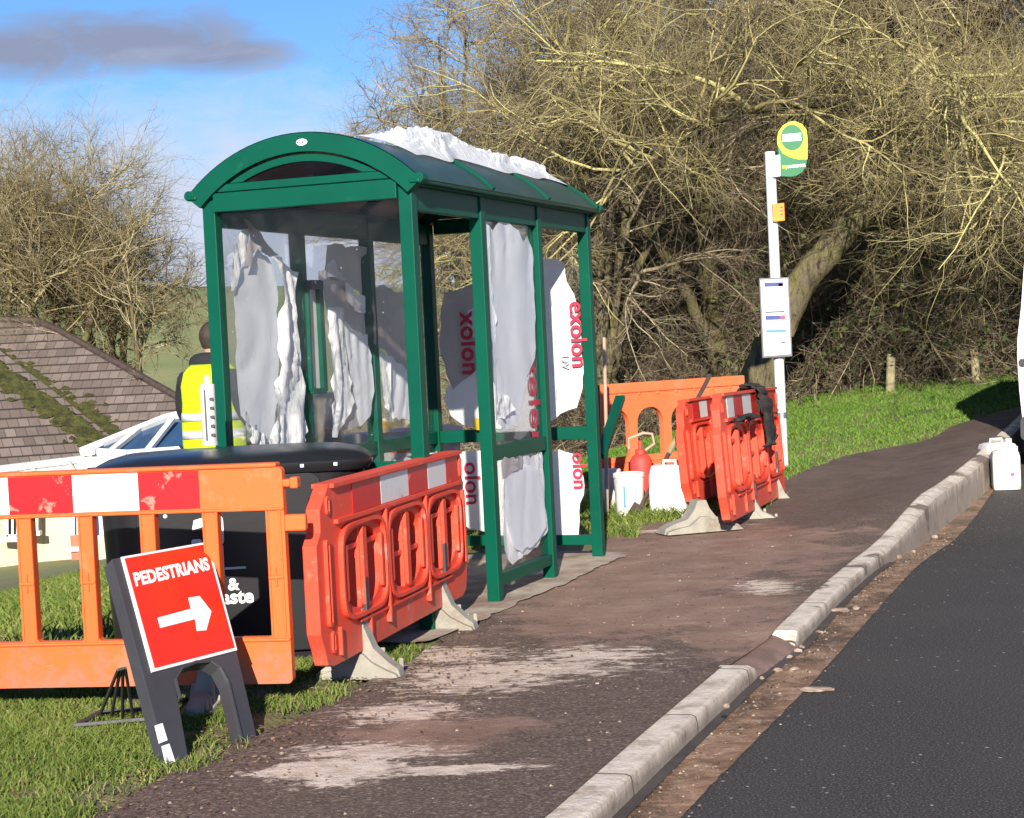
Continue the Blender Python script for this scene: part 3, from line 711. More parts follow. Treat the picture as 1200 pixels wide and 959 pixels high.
# ================================================================== BARRIERS AND SIGN
def frame(root_p, dirv, up=(0, 0, 1)):
    """local x along dirv, z up"""
    x = Vector(dirv); z = Vector(up).normalized(); x = (x-z*x.dot(z)).normalized(); y = z.cross(x)
    return Matrix(((x.x, y.x, z.x, root_p[0]), (x.y, y.y, z.y, root_p[1]), (x.z, y.z, z.z, root_p[2]), (0, 0, 0, 1)))
def place(o, M4): o.matrix_world = M4; return o
def foot_mesh(h=.30, wd=.52, t=.09):
    # recycled rubber foot: a ridged wedge across the barrier, narrow at the top, splayed at the bottom
    mb = MB()
    k_ = wd/.52; prof = [(-wd/2, 0), (-wd/2+.01, .04), (-.19*k_, .07), (-.10*k_, .13*h/.3), (-.05*k_, .22*h/.3), (-.032, h), (.032, h), (.05*k_, .22*h/.3), (.09*k_, .14*h/.3), (.16*k_, .07), (wd/2-.02, .035), (wd/2, .015), (wd/2, 0), (.12*k_, 0), (.09*k_, .035), (-.08*k_, .035), (-.12*k_, 0)]
    mb.poly(prof, [], -t/2, t/2)
    mb.poly([(p[0]*.98, p[1]*.55) for p in prof[:4]]+[(-.03, .11), (.03, .11)]+[(p[0]*.98, p[1]*.55) for p in prof[8:13]], [], -t*.85, t*.85)
    for x in (-.17, -.13, -.09, .09, .13): mb.bar((x, -t/2-.008, .03), (x, -t/2-.008, .075 if abs(x) > .1 else .12), .012, .02)
    mb.v = [(-v[1], v[0], v[2]) for v in mb.v]            # profile runs across (local y)
    return mb
def add_foot(root, x, h=.30, rz=0, m='rubber', label=None):
    mb = foot_mesh(h, .38, .075); mb.xf(Matrix.Translation((x, 0, 0)) @ Matrix.Rotation(rz, 4, 'Z'))
    f = mb.build('foot', M[m], root, bev=.008)
    if label: f['label'] = label
    return f
# ---- orange slatted barrier on the left
def rect_barrier(label, M4, Lb, x_first, sticks, m='orange'):
    r = thing('plastic_barrier', label, 'barrier'); place(r, M4)
    holes = []; x = x_first
    while x-.197 > -Lb+.06:
        holes.append(rrect(x-.197, .285, x, .79, .012)); x -= .26
    MB().poly(rrect(-Lb, .10, 0, .955, .02), holes, -.022, .022).build('panel', M[m], r, bev=.005)
    mb = MB().box((-Lb+.01, -.034, .955), (-.02, .034, .972)); mb.box((-Lb, -.032, .785), (0, .032, .797)); mb.box((-Lb, -.032, .268), (0, .032, .281))
    mb.build('lip', M[m], r, bev=.006)
    x = x_first+.0315; mb = MB()
    while x > -Lb+.06:
        mb.box((x-.031, -.027, .287), (x-.022, .027, .788)); mb.box((x+.022, -.027, .287), (x+.031, .027, .788))
        mb.box((x-.031, -.030, .515), (x+.031, .030, .527)); mb.box((x-.004, -.029, .485), (x+.004, .029, .56)); x -= .26
    mb.build('bar_moulding', M[m], r, bev=.003)
    for (a, b_, c) in sticks: MB().box((a, -.0255, .803), (b_, -.0224, .952)).build('sticker', M['stk_'+c], r)
    for x_ in (-.35, -Lb+.35): add_foot(r, x_, .2)
    mb = MB().box((-.004, -.02, .875), (.03, .02, .905)).box((.03, -.026, .868), (.062, .026, .912)).build('hinge_lug', M[m], r, bev=.006)
    mb = MB().box((-.004, -.02, .70), (.085, .02, .765)).build('hinge_lug', M[m], r, bev=.008)
    return r
pR = Gz(345, 800, .10); pL = Gz(0, 806, .10)
dirv = (pR-pL); dirv.z = 0; base = Vector((pR.x, pR.y, T(pR.x, pR.y)))
px2m = dirv.length/345
stk = [(-(345-250)*px2m, -(345-180)*px2m, 'red'), (-(345-180)*px2m, -(345-103)*px2m, 'white'), (-(345-103)*px2m, -(345-27)*px2m, 'red'), (-(345-27)*px2m, -(345+50)*px2m, 'white'), (-(345+50)*px2m, -(345+125)*px2m, 'red')]
stk = [(b_, a, c) for a, b_, c in stk]
up_t = (Vector((0, 0, 1)))
rect_barrier('long orange slatted barrier with red and white strips standing behind the pedestrian sign', frame((pR.x, pR.y, 0.0), dirv, up_t), 2.0, -.075, stk)
# its hidden neighbour: a short orange end panel between bin and red barrier
# ---- red ribbed barrier
def ribbed_barrier(label, M4, Lb, m='red', stick=(), feet=(), zs=.84, group=None):
    r = thing('plastic_barrier', label, 'barrier', group=group); place(r, M4)
    z0, z1 = .12, 1.0; ZS = zs
    outl = [(.02, z0+.10), (.05, z0+.02), (.12, z0), (Lb-.10, z0), (Lb-.03, z0+.03), (Lb, z0+.12), (Lb+.015, .42), (Lb+.015, .70), (Lb-.01, .74), (Lb-.012, z1-.05), (Lb-.04, z1), (.16, z1), (.04, z1-.11), (.035, .78), (-.02, .72), (-.02, .30)]
    holes = []; ng = 3; gx0, gx1 = .22, Lb-.10; gw_ = (gx1-gx0)/ng; ribs = MB(); cross = MB()
    def oval(cx_, cz_, rx, rz_, ex=.42, n=44):
        return [(cx_+rx*math.copysign(abs(math.cos(2*math.pi*k/n))**ex, math.cos(2*math.pi*k/n)), cz_+rz_*math.copysign(abs(math.sin(2*math.pi*k/n))**ex, math.sin(2*math.pi*k/n))) for k in range(n)]
    for g in range(ng):
        a = gx0+g*gw_+.012; b_ = gx0+(g+1)*gw_-.012; mid = (a+b_)/2; zt, zb_ = .775, .315; hw = (b_-a)/2; zm_ = (zt+zb_)/2; hz_ = (zt-zb_)/2
        # two slots cut out of an oval, a wide round bar between them
        def half_(s_):
            out = [(mid+s_*.034, zb_+.03), (mid+s_*.034, zt-.03)]; n = 9; rx = hw-.10
            out += [(mid+s_*(.034+rx*math.sin(rad(90*k/n))), zt-.03-.13*(1-math.cos(rad(90*k/n)))) for k in range(1, n+1)]
            out += [(mid+s_*(.034+rx*math.cos(rad(90*k/n))), zb_+.03+.13*(1-math.sin(rad(90*k/n)))) for k in range(0, n)]
            return out
        holes += [half_(-1), half_(1)]
        for s_ in (-1, 1):
            y0, y1 = sorted((s_*.029, s_*.052)); y2, y3 = sorted((s_*.029, s_*.047))
            ribs.poly(oval(mid, zm_, hw, hz_+.012), [oval(mid, zm_, hw-.019, hz_-.008)], y0, y1)
            ribs.poly(rrect(mid-.026, zb_+.03, mid+.026, zt-.03, .02), [], y2, y3)
            for q_ in (-1, 1): ribs.poly(rrect(mid+q_*(hw-.060)-.014, zb_+.09, mid+q_*(hw-.060)+.014, zt-.09, .012), [], y2, y3)
            if g: ribs.poly(rrect(a-.022, .20, a-.002, .80, .008), [], y0, y1)
        zc_ = .66 if g != 1 else .53
        cross.box((a+.07, -.022, zc_-.014), (b_-.07, .022, zc_+.014))
    pm = MB().poly(outl, holes, -.03, .03); pm.v = [(x, y, .12+(z-.12)*ZS) for x, y, z in pm.v]; pm.build('panel', M[m], r, bev=.006)
    for s_ in (-1, 1):
        ribs.bar((.20, s_*.038, .812), (Lb-.09, s_*.038, .812), .02, .022, (0, 1, 0)); ribs.bar((.17, s_*.038, z1-.010), (Lb-.05, s_*.038, z1-.010), .02, .02, (0, 1, 0))
        y0, y1 = sorted((s_*.029, s_*.046))
        ribs.poly(rrect(.06, .32, .10, .74, .018), [rrect(.07, .34, .09, .72, .009)], y0, y1); ribs.poly(rrect(gx0+.22, .275, gx1-.22, .287, .005), [], y0, y1)
        ribs.poly(rrect(Lb-.055, .32, Lb-.03, .76, .01), [], y0, y1); ribs.poly(rrect(.185, .16, .20, .30, .005), [], y0, y1); ribs.poly(rrect(Lb*.24+.05, .14, Lb*.24+.065, .30, .005), [], y0, y1)
    for mb_, nm_ in ((ribs, 'moulded_ribs'), (cross, 'crossbars')):
        mb_.v = [(x, y, .12+(z-.12)*ZS) for x, y, z in mb_.v]; mb_.build(nm_, M[m], r, bev=.005)
    for x, z, hh in ((.12, .90, .075), (.115, .24, .09), (Lb-.06, .90, .10)):
        z = .12+(z-.12)*ZS; MB().poly(rrect(x-.018, z-hh/2, x+.018, z+hh/2, .0175), [rrect(x-.009, z-hh/2+.012, x+.009, z+hh/2-.012, .0085)], -.040, .040).build('handle_slot', M[m], r, bev=.003)
    for s_, a, b_, c in stick: MB().box((a, min(s_*.0312, s_*.0340), .12+.706*ZS), (b_, max(s_*.0312, s_*.0340), .12+(z1-.148)*ZS)).build('sticker', M['stk_'+c], r)
    for x, h, rz in feet:
        add_foot(r, x, h, rz)
        MB().box((x-.018, -.05, h-.03), (x+.018, -.036, h+.13)).build('foot_strap', M['sign_black'], r, bev=.003)
    return r
nb = Gz(372, 788, .12); far_dir = Vector((-.30, 9.42, 0))-Vector((nb.x, nb.y, 0))
Lr = far_dir.length
n = Lr
st = [(-1, .22, .22+.17*n/2.1*1, 'red')]
# sticker positions are fractions of the length read off the panel
fr_ = lambda a: a*Lr
stickers = [(-1, fr_(.20), fr_(.375), 'red'), (-1, fr_(.378), fr_(.565), 'white'), (-1, fr_(.568), fr_(.71), 'red'), (-1, fr_(.713), fr_(.855), 'white'), (-1, fr_(.858), fr_(.955), 'red')]
ribbed_barrier('red ribbed barrier beside the black bin, near end of the shelter', frame((nb.x, nb.y, .0), far_dir), Lr, 'red', stickers, [(fr_(.24), .30, 0), (fr_(.80), .30, 0)])
# ---- back group: faded orange arch barrier, leaning red, front red with black rag
def arch_barrier(label, M4, Lb):
    r = thing('plastic_barrier', label, 'barrier'); place(r, M4)
    holes = []; x = .12
    def archw(x0, x1, z0, z1):
        n = 8; rr = .13; o = [(x0, z0), (x1, z0)]
        o += [(x1-rr+rr*math.cos(rad(90*k/n)), z1-rr+rr*math.sin(rad(90*k/n))) for k in range(n+1)]
        o += [(x0+rr-rr*math.sin(rad(90*k/n)), z1-rr+rr*math.cos(rad(90*k/n))) for k in range(n+1)]
        return o
    while x+.28 < Lb: holes.append(archw(x, x+.28, .40, .80)); x += .365
    MB().poly(rrect(0, .08, Lb, 1.0, .03), holes, -.03, .03).build('panel', M['orange_old'], r, bev=.006)
    mb = MB().box((.01, -.045, .93), (Lb-.01, .045, 1.015)); 
    for k in range(9): mb.box((.1+k*.2, -.04, .905), (.13+k*.2, .04, .932))
    mb.box((0, -.038, .345), (Lb, .038, .37)); mb.build('rim', M['orange_old'], r, bev=.01)
    for x_ in (.35, Lb-.35): add_foot(r, x_, .2)
    mb = MB()
    for k in range(4): mb.box((.18+.45*k, -.034, .15), (.24+.45*k, -.028, .22))
    mb.build('drain_slot', M['steel'], r)
    return r
b0 = G(700, 612); b0 = Vector((.55, 15.2, 0)); 
pA = D(702, 452, 15.2); pB = D(858, 447, 16.0)
dv = pB-pA; dv.z = 0
arch_barrier('faded orange barrier with arched openings behind the white containers', frame((pA.x-.1, pA.y, pA.z-1.01), dv), dv.length+.25)
# leaning red barrier (second layer) and front one
q0 = D(807, 590, 13.9); q1 = D(886, 560, 15.9)
dv = Vector((q1.x-q0.x, q1.y-q0.y, 0))
ribbed_barrier('red ribbed barrier tucked behind the one with the black cloth', frame((q0.x, q0.y, q0.z-.13), dv, (-.06, .03, 1)), 1.9, 'red', [(-1, .30, .50, 'red'), (-1, .50, .72, 'white'), (-1, .72, .92, 'red'), (-1, .92, 1.1, 'white')], [], .90)
q0 = Gz(851, 614, .10); q1 = Vector((2.18, 15.0, 0)); dv = Vector((q1.x-q0.x, q1.y-q0.y, 0)); LB = dv.length
bk = ribbed_barrier('red ribbed barrier with black cloth over its top, next to the bus stop pole', frame((q0.x, q0.y, -.02), dv, (-.05, .035, 1)), LB, 'red', [(-1, LB*.12, LB*.22, 'white'), (-1, LB*.22, LB*.36, 'red'), (-1, LB*.36, LB*.50, 'white'), (-1, LB*.50, LB*.62, 'red'), (-1, LB*.62, LB*.76, 'white'), (-1, LB*.76, LB*.94, 'red')], [(LB*.42, .25, .1), (LB*.86, .36, .25)], 1.0)
bkM = bk.matrix_world.copy()
# loose rubber block under its near end
lf = foot_mesh(.22, .58, .13); lf.v = [(v[1], v[0], v[2]) for v in lf.v]
o = lf.build('barrier_foot', M['rubber'], None, bev=.008); p = Gz(820, 626); o.matrix_world = Matrix.Translation((p.x, p.y, .02)) @ Matrix.Rotation(rad(18), 4, 'Z')
tag(o, 'loose grey rubber barrier foot on the path at the corner of the red barriers', 'barrier foot')
# black cloth over the top
def drape(pts, w0, seed, lab, nm):
    vs = []; fs = []; nb_ = 12
    P = [Vector(p) for p in pts]
    # resample
    dense = []
    for a, b_ in zip(P, P[1:]):
        for k in range(8): dense.append(a.lerp(b_, k/8))
    dense.append(P[-1])
    for i, p in enumerate(dense):
        for j in range(nb_+1):
            t_ = j/nb_-.5; ww = w0*(.8+.5*noise.noise((i*.17, seed, 0)))
            vs.append((p.x+t_*ww+.02*noise.noise((i*.2, j*.3, seed)), p.y+(.03*math.sin(j*1.9+seed)+.05*noise.noise((i*.3, j*.6, seed+3))), p.z+.03*noise.noise((i*.25, j*.5, seed+7))))
    for i in range(len(dense)-1):
        for j in range(nb_):
            k = i*(nb_+1)+j; fs.append((k, k+1, k+nb_+2, k+nb_+1))
    me = bpy.data.meshes.new(nm); me.from_pydata([bkM @ Vector(v) for v in vs], [], fs); me.update()
    o = link(nm, me, M['blackrag'], None, True); s_ = o.modifiers.new('s', 'SOLIDIFY'); s_.thickness = .012
    return tag(o, lab, 'cloth')
drape([(LB*.60, .10, .82), (LB*.58, .07, .98), (LB*.57, 0, 1.04), (LB*.58, -.075, 1.0), (LB*.60, -.10, .88), (LB*.63, -.10, .72), (LB*.64, -.09, .56)], .19, 1.0, 'black cloth draped over the top of the red barrier near the bus stop pole', 'black_cloth')
drape([(LB*.44, -.07, .82), (LB*.36, -.10, .80), (LB*.25, -.085, .82), (LB*.16, -.07, .80)], .10, 4.0, 'short black rag caught on the front of the red barrier', 'black_cloth')

# ---- pedestrian sign: a one-sided moulded frame leaning back, with a strut frame behind
g0 = G(207, 897); g1 = G(292, 868)
tl, tr = (129, 655), (238, 634)
sx = Vector((g1.x-g0.x, g1.y-g0.y, 0)); base_w = sx.length
a_ = sx.normalized(); 
# lean-back: solve the plane through the two feet that carries the top edge, assuming a 0.80 m tall frame
best = None
for k in range(0, 60):
    lean = rad(k)
    nrm = Vector((-a_.y, a_.x, 0))                    # pointing away from the viewer
    upv = Vector((0, 0, 1))*math.cos(lean)+nrm*math.sin(lean)
    pn = a_.cross(upv)
    A = onplane(tl[0], tl[1], g0, pn); Bp = onplane(tr[0], tr[1], g0, pn)
    # want the frame to be roughly a parallelogram of height .82
    h = ((A-g0).dot(upv)+(Bp-g0).dot(upv))/2
    e = abs(h-.86)
    if best is None or e < best[0]: best = (e, lean, pn, upv, A, Bp)
_, lean, pn, upv, A, Bp = best
SGN = Matrix(((a_.x, pn.x, upv.x, g0.x), (a_.y, pn.y, upv.y, g0.y), (a_.z, pn.z, upv.z, g0.z), (0, 0, 0, 1)))
if pn.y < 0: SGN = Matrix(((a_.x, -pn.x, upv.x, g0.x), (a_.y, -pn.y, upv.y, g0.y), (a_.z, -pn.z, upv.z, g0.z), (0, 0, 0, 1)))
SGI = SGN.inverted()
def sg(x, y):
    v = SGI @ onplane(x, y, g0, pn); return (v.x, v.z)
sign = thing('pedestrian_sign', 'red PEDESTRIANS sign with a white arrow in a black plastic frame on the grass', 'road sign'); sign.matrix_world = SGN
print('SIGN lean', math.degrees(lean), [tuple(round(c, 3) for c in sg(*q)) for q in ((129, 655), (238, 634), (175, 787), (276, 762), (142, 655), (246, 638), (220, 895), (300, 868), (190, 888))])
outer = [sg(*q) for q in [(131, 655), (236, 636), (247, 634), (302, 866), (283, 872), (266, 800), (257, 783), (245, 776), (229, 777), (213, 784), (206, 797), (209, 820), (223, 898), (197, 899)]]
MB().poly(outer, [], 0, .055).build('frame', M['sign_black'], sign, bev=.006)
inn = [sg(*q) for q in [(141, 654), (243, 636), (277, 763), (177, 789)]]
MB().poly(inn, [], -.006, -.001).build('sign_border', M['white'], sign)
ctr = (sum(p[0] for p in inn)/4, sum(p[1] for p in inn)/4)
red = [(ctr[0]+(p[0]-ctr[0])*.935, ctr[1]+(p[1]-ctr[1])*.955) for p in inn]
pl = MB().poly(red, [], -.009, -.0065).build('sign_plate', M['sign_red'], sign)
p0, p1 = sg(157, 679), sg(244, 660); mid = sg(200.5, 671.5)
xd = Vector((p1[0]-p0[0], 0, p1[1]-p0[1])); zd = Vector((sg(148, 664)[0]-sg(176, 775)[0], 0, sg(148, 664)[1]-sg(176, 775)[1]))
tx = text('sign_lettering', 'PEDESTRIANS', .082, M['white'], pl, face((0, 0, 0), (1, 0, 0), (0, 0, 1)), 1, .0036)
xs = [v.co.x for v in tx.data.vertices]; zs = [v.co.z for v in tx.data.vertices]; wx = max(xs)-min(xs)
bxm = (max(xs)+min(xs))/2; bzm = (max(zs)+min(zs))/2; fx = xd.length/wx; xn = xd.normalized(); zn = zd.normalized(); fz = .066/(max(zs)-min(zs))
for v in tx.data.vertices:
    a, c = (v.co.x-bxm)*fx, (v.co.z-bzm)*fz
    q = xn*a+zn*c; v.co = Vector((mid[0]+q.x, -.0098+(v.co.y)*.5, mid[1]+q.z))
arrow = [sg(*q) for q in [(183, 726), (222, 715.5), (219, 702.5), (232, 700.5), (246, 718.5), (240, 740.5), (229, 741.5), (227, 727.5), (186, 738)]]
MB().poly(arrow, [], -.0105, -.0092).build('arrow', M['white'], pl)
for q in ([(181, 851), (190, 848), (196, 868), (186, 872)], [(189, 875), (198, 872), (205, 893), (194, 897)]):
    MB().poly([sg(*k) for k in q], [], -.0025, -.0005).build('white_reflector', M['paper'], sign)
# side rim and inner leg rim mouldings
mb = MB()
for seq in ([(211, 820), (205, 797), (213, 783), (229, 776.5), (246, 775.5), (258, 783), (267, 800), (283, 868)],):
    mb.tube([(sg(*q)[0], -.003, sg(*q)[1]) for q in seq], .007, 6)
mb.build('arch_rim', M['sign_black'], sign)
# rear strut: a flat lattice frame hinged at the back, reaching back and left to the ground
mb = MB()
def W_(x, y, dz=0.0): return SGI @ (G(x, y)+Vector((0, 0, dz)))
e1, e2 = W_(90, 858, .015), W_(160, 855, .02)
top = [Vector((sg(154, 780)[0]+.012*k, .06, sg(154, 772)[1])) for k in range(4)]
for k in range(4):
    q = W_(118+13*k, 846+2*k, .03); mb.bar(top[k], q, .011, .011)
mb.bar(W_(86, 857, .02), W_(192, 851, .03), .03, .016); mb.bar(W_(108, 846, .03), W_(186, 838, .03), .028, .014); mb.bar(W_(88, 857, .02), W_(120, 843, .03), .03, .016); mb.bar(W_(186, 838, .04), W_(262, 826, .045), .028, .014)
mb.build('rear_strut', M['sign_black'], sign, bev=.003)

# ================================================================== BIN, TUBE, WORKER
binp = Vector((-1.32, 8.66, T(-1.32, 8.66)))
bn = thing('litter_bin', 'big black plastic dual waste bin with a domed lid behind the orange barrier', 'litter bin', binp, rad(6))
zt_ = Gz(280, 553, .0); 
zb = 1.4-(548-417)/FPX*8.6-binp.z
def rr_ring(hx, hy, z, r=.16, k=6, yo=0): return [(x, y+yo, z) for x, y in rrect(-hx, -hy, hx, hy, r, k)]
def loft(rings, mb=None):
    mb = mb or MB(); vs = [p for r in rings for p in r]; k = len(rings[0]); fs = []
    for i in range(len(rings)-1):
        for j in range(k):
            a, b_ = i*k+j, i*k+(j+1) % k; fs.append((a, b_, b_+k, a+k))
    fs += [tuple(range(k-1, -1, -1)), tuple(range((len(rings)-1)*k, len(rings)*k))]
    return mb.add(vs, fs)
hx, hy = .625, .40
loft([rr_ring(hx-.06, hy-.03, 0), rr_ring(hx-.04, hy-.02, .3), rr_ring(hx-.02, hy, zb)]).build('body', M['black'], bn, True)
lid = loft([rr_ring(hx+.0, hy+.02, zb-.02), rr_ring(hx+.015, hy+.03, zb), rr_ring(hx+.015, hy+.03, zb+.025), rr_ring(hx-.02, hy, zb+.05), rr_ring(hx-.12, hy-.09, zb+.075, .14), rr_ring(hx-.30, hy-.2, zb+.085, .10)]).build('lid', M['black'], bn, True)
mb = MB()
for x in (-.54, -.40, -.22, -.04, .14, .32, .47): mb.box((x-.008, -hy-.037, zb+.004), (x+.008, -hy-.029, zb+.018))
for y in (-.2, .05): mb.box((hx+.014, y-.008, zb), (hx+.020, y+.008, zb+.016))
mb.build('rivet', M['paper'], lid)
fd = MB().poly(rrect(-.43, .06, .40, .86, .05), [], -hy-.012, -hy+.02).build('front_panel', M['black'], bn, bev=.005)
mb = MB()
for x, z in ((-.03, .74), (.215, .745), (.22, .50), (.21, .22), (-.3, .70), (-.3, .2)): mb.lathe([(.010, 0), (.006, .006)], 10, (0, 0, 0)); mb.v[-20:] = [(v[0]+x, -hy-.012-v[2], v[1]+z) for v in mb.v[-20:]]
for x in (.545, .565):
    for z in (.405, .445): mb.box((x-.007, -hy+.03, z-.006), (x+.007, -hy+.045, z+.006))
mb.build('bolt', M['paper'], fd)
F4 = lambda x, z: face((x, -hy-.0125, z), (1, 0, 0), (0, 0, 1))
text('bin_lettering', '&', .075, M['white'], fd, F4(-.015, .375), 1, .0025); text('bin_lettering', 'waste', .088, M['white'], fd, F4(-.03, .318), 1, .0028)
MB().box((-.14, -hy-.0135, .445), (.045, -hy-.0122, .455)).build('bin_line', M['white'], fd)
# white figure of a person dropping litter
mb = MB(); y0, y1 = -hy-.0135, -hy-.0122
mb.poly([(.035+.026*math.cos(2*math.pi*k/14), .70+.026*math.sin(2*math.pi*k/14)) for k in range(14)], [], y0, y1)
mb.poly(rrect(.00, .52, .07, .668, .03), [], y0, y1); mb.poly(rrect(.005, .38, .03, .53, .01), [], y0, y1); mb.poly(rrect(.04, .38, .065, .53, .01), [], y0, y1)
mb.poly([(-.07, .60), (-.06, .645), (.0, .66), (.0, .62)], [], y0, y1); mb.poly(rrect(-.075, .46, -.03, .56, .01), [], y0, y1)
mb.xf(Matrix.Translation((-.115, 0, .03))).build('person_symbol', M['white'], fd)
# sealant cartridge standing on the lid
p = D(246.5, 521, 8.75); hh = (522-441)/FPX*8.75
tb = thing('sealant_tube', 'white sealant cartridge standing upright on the lid of the black bin', 'tube', p, 0)
MB().lathe([(.036, 0), (.036, hh*.86), (.030, hh*.875)], 18).build('cartridge', M['cream'], tb, True, .003)
MB().lathe([(.012, hh*.87), (.018, hh*.92), (.007, hh)], 12).build('nozzle', M['white'], tb, True)
mb = MB()
for k in range(5): mb.box((.012, -.0372, hh*(.12+.13*k)), (.030, -.030, hh*(.16+.13*k)))
mb.box((-.012, -.0385, .02), (-.004, -.030, hh*.8)); mb.build('tube_print', M['darkprint'], tb)
MB().lathe([(.038, -.004), (.038, .012)], 18).build('tube_base', M['palep'], tb, True)

# ---- worker, seen from behind, half hidden by the shelter post
def skin(name, verts, edges, m, parent, root=0, sub=2):
    me = bpy.data.meshes.new(name); me.from_pydata([v[0] for v in verts], edges, []); me.update()
    o = bpy.data.objects.new(name, me); COL.objects.link(o)
    md = o.modifiers.new('skin', 'SKIN'); md.use_smooth_shade = True; md.branch_smoothing = .4
    for i, v in enumerate(verts):
        s_ = me.skin_vertices[0].data[i]; r_ = v[1]; s_.radius = r_ if isinstance(r_, tuple) else (r_, r_); s_.use_root = (i == root)
    sm = o.modifiers.new('sub', 'SUBSURF'); sm.levels = sub; sm.render_levels = sub
    baked(o); o.data.materials.clear(); o.data.materials.append(m); o.parent = parent; return o
wp = D(243, 523, 12.6); wz = T(wp.x, wp.y)
wk = thing('person', 'person in yellow hi-vis vest and black hoodie, back turned, standing behind the shelter', 'person', (wp.x+.055, wp.y, wz), rad(-28))
Hs = 1.4+(420-379)/FPX*12.6 - wz; k_ = Hs/1.80
S = lambda x, y, z: (x*k_, y*k_, z*k_)
# body in one skin: local +y is the way the person faces
bv = [(S(0, 0, .95), .13), (S(0, .0, 1.15), .125), (S(0, -.01, 1.36), .135), (S(0, .0, 1.50), .055), (S(0, .02, 1.58), .047), (S(0, .035, 1.66), (.078, .09)), (S(0, .03, 1.73), (.07, .085)),
      (S(-.185, -.01, 1.41), .046), (S(-.255, .03, 1.16), .042), (S(-.20, .24, 1.06), .038), (S(.185, -.01, 1.41), .046), (S(.255, .03, 1.16), .042), (S(.20, .24, 1.06), .038),
      (S(-.10, 0, .88), .085), (S(-.11, .02, .50), .062), (S(-.12, -.02, .09), .042), (S(-.13, .12, .04), .036), (S(.10, 0, .88), .085), (S(.11, .02, .50), .062), (S(.12, -.02, .09), .042), (S(.13, .12, .04), .036)]
be = [(0, 1), (1, 2), (2, 3), (3, 4), (4, 5), (5, 6), (2, 7), (7, 8), (8, 9), (2, 10), (10, 11), (11, 12), (0, 13), (13, 14), (14, 15), (15, 16), (0, 17), (17, 18), (18, 19), (19, 20)]
bod = skin('body', bv, be, M['skin'], wk)
# face, ears
mb = MB().lathe([(.002, -.02), (.014, -.012), (.013, .012), (.004, .026)], 8, S(0, .125, 1.655)); mb.build('nose', M['skin'], wk, True)
for s_ in (-1, 1):
    MB().lathe([(.004, -.03), (.016, -.02), (.018, .012), (.006, .03)], 8, S(s_*.083, .03, 1.655), .5, 1).build('ear', M['skin'], wk, True)
    MB().lathe([(.002, -.009), (.009, 0), (.002, .009)], 8, S(s_*.032, .112, 1.685)).build('eye', M['darkprint'], wk, True)
MB().box(S(-.025, .112, 1.605), S(.025, .118, 1.613)).build('mouth', M['redp'], wk)
# hands with five fingers each
for s_ in (-1, 1):
    hv = [(S(s_*.20, .24, 1.06), .028), (S(s_*.19, .31, 1.045), (.040, .022)), (S(s_*.185, .35, 1.035), (.040, .02))]; he = [(0, 1), (1, 2)]
    for i, (dx, ln) in enumerate(((-.03, .05), (-.01, .06), (.01, .055), (.03, .042))):
        a = len(hv); hv += [(S(s_*.185+dx, .355, 1.03), .0095), (S(s_*.185+dx, .355+ln*.6, 1.02), .009), (S(s_*.185+dx, .355+ln, .995), .008)]; he += [(2, a), (a, a+1), (a+1, a+2)]
    a = len(hv); hv += [(S(s_*.16, .31, 1.05), .011), (S(s_*.135, .345, 1.045), .009)]; he += [(1, a), (a, a+1)]
    skin('hand', hv, he, M['skin'], wk, 1, 1)
hv = [(S(0, 0, .93), .155), (S(0, 0, 1.15), .15), (S(0, -.015, 1.37), .158), (S(0, -.01, 1.49), .085), (S(-.20, -.01, 1.42), .100), (S(-.265, .03, 1.15), .075), (S(-.205, .22, 1.065), .048), (S(.20, -.01, 1.42), .100), (S(.265, .03, 1.15), .075), (S(.205, .22, 1.065), .048)]
skin('hoodie', hv, [(0, 1), (1, 2), (2, 3), (2, 4), (4, 5), (5, 6), (2, 7), (7, 8), (8, 9)], M['hoodie'], wk, 1)
skin('hood', [(S(-.11, -.02, 1.51), .062), (S(0, -.095, 1.515), .085), (S(.11, -.02, 1.51), .062)], [(0, 1), (1, 2)], M['hoodie'], wk, 1)
skin('trousers', [(S(0, 0, .95), .145), (S(-.10, 0, .86), .105), (S(-.11, .02, .50), .082), (S(-.12, -.01, .10), .066), (S(.10, 0, .86), .105), (S(.11, .02, .50), .082), (S(.12, -.01, .10), .066)], [(0, 1), (1, 2), (2, 3), (0, 4), (4, 5), (5, 6)], M['trouser'], wk)
for s_ in (-1, 1): loft([[(x+s_*.125*k_, y+.04, z) for x, y, z in rr_ring(.052, .145, 0, .04, 4)], [(x+s_*.125*k_, y+.04, z) for x, y, z in rr_ring(.05, .14, .05, .04, 4)], [(x+s_*.125*k_, y-.0, z) for x, y, z in rr_ring(.04, .07, .10, .03, 4)]]).build('boot', M['black'], wk, True)
# hair cap
vs = []; fs = []
for i in range(9):
    th = rad(4+ (118)*i/8)
    for j in range(20):
        ph = 2*math.pi*j/20; back = -math.sin(ph)
        t2 = th*(1.0 if back > 0 else 1-.42*abs(math.sin(ph)))
        vs.append(S(.086*math.sin(t2)*math.cos(ph)*(1-.1*max(0, i-6)/2), .030+.103*math.sin(t2)*math.sin(ph)*(1-.16*max(0, i-5)/3), 1.690+.112*math.cos(t2)*(1 if i < 7 else 1.25)))
for i in range(8):
    for j in range(20): fs.append((i*20+j, i*20+(j+1) % 20, (i+1)*20+(j+1) % 20, (i+1)*20+j))
fs = [f[::-1] for f in fs]; fs.append(tuple(range(20)))
hr = MB().add(vs, fs).build('hair', M['hair'], wk, True)
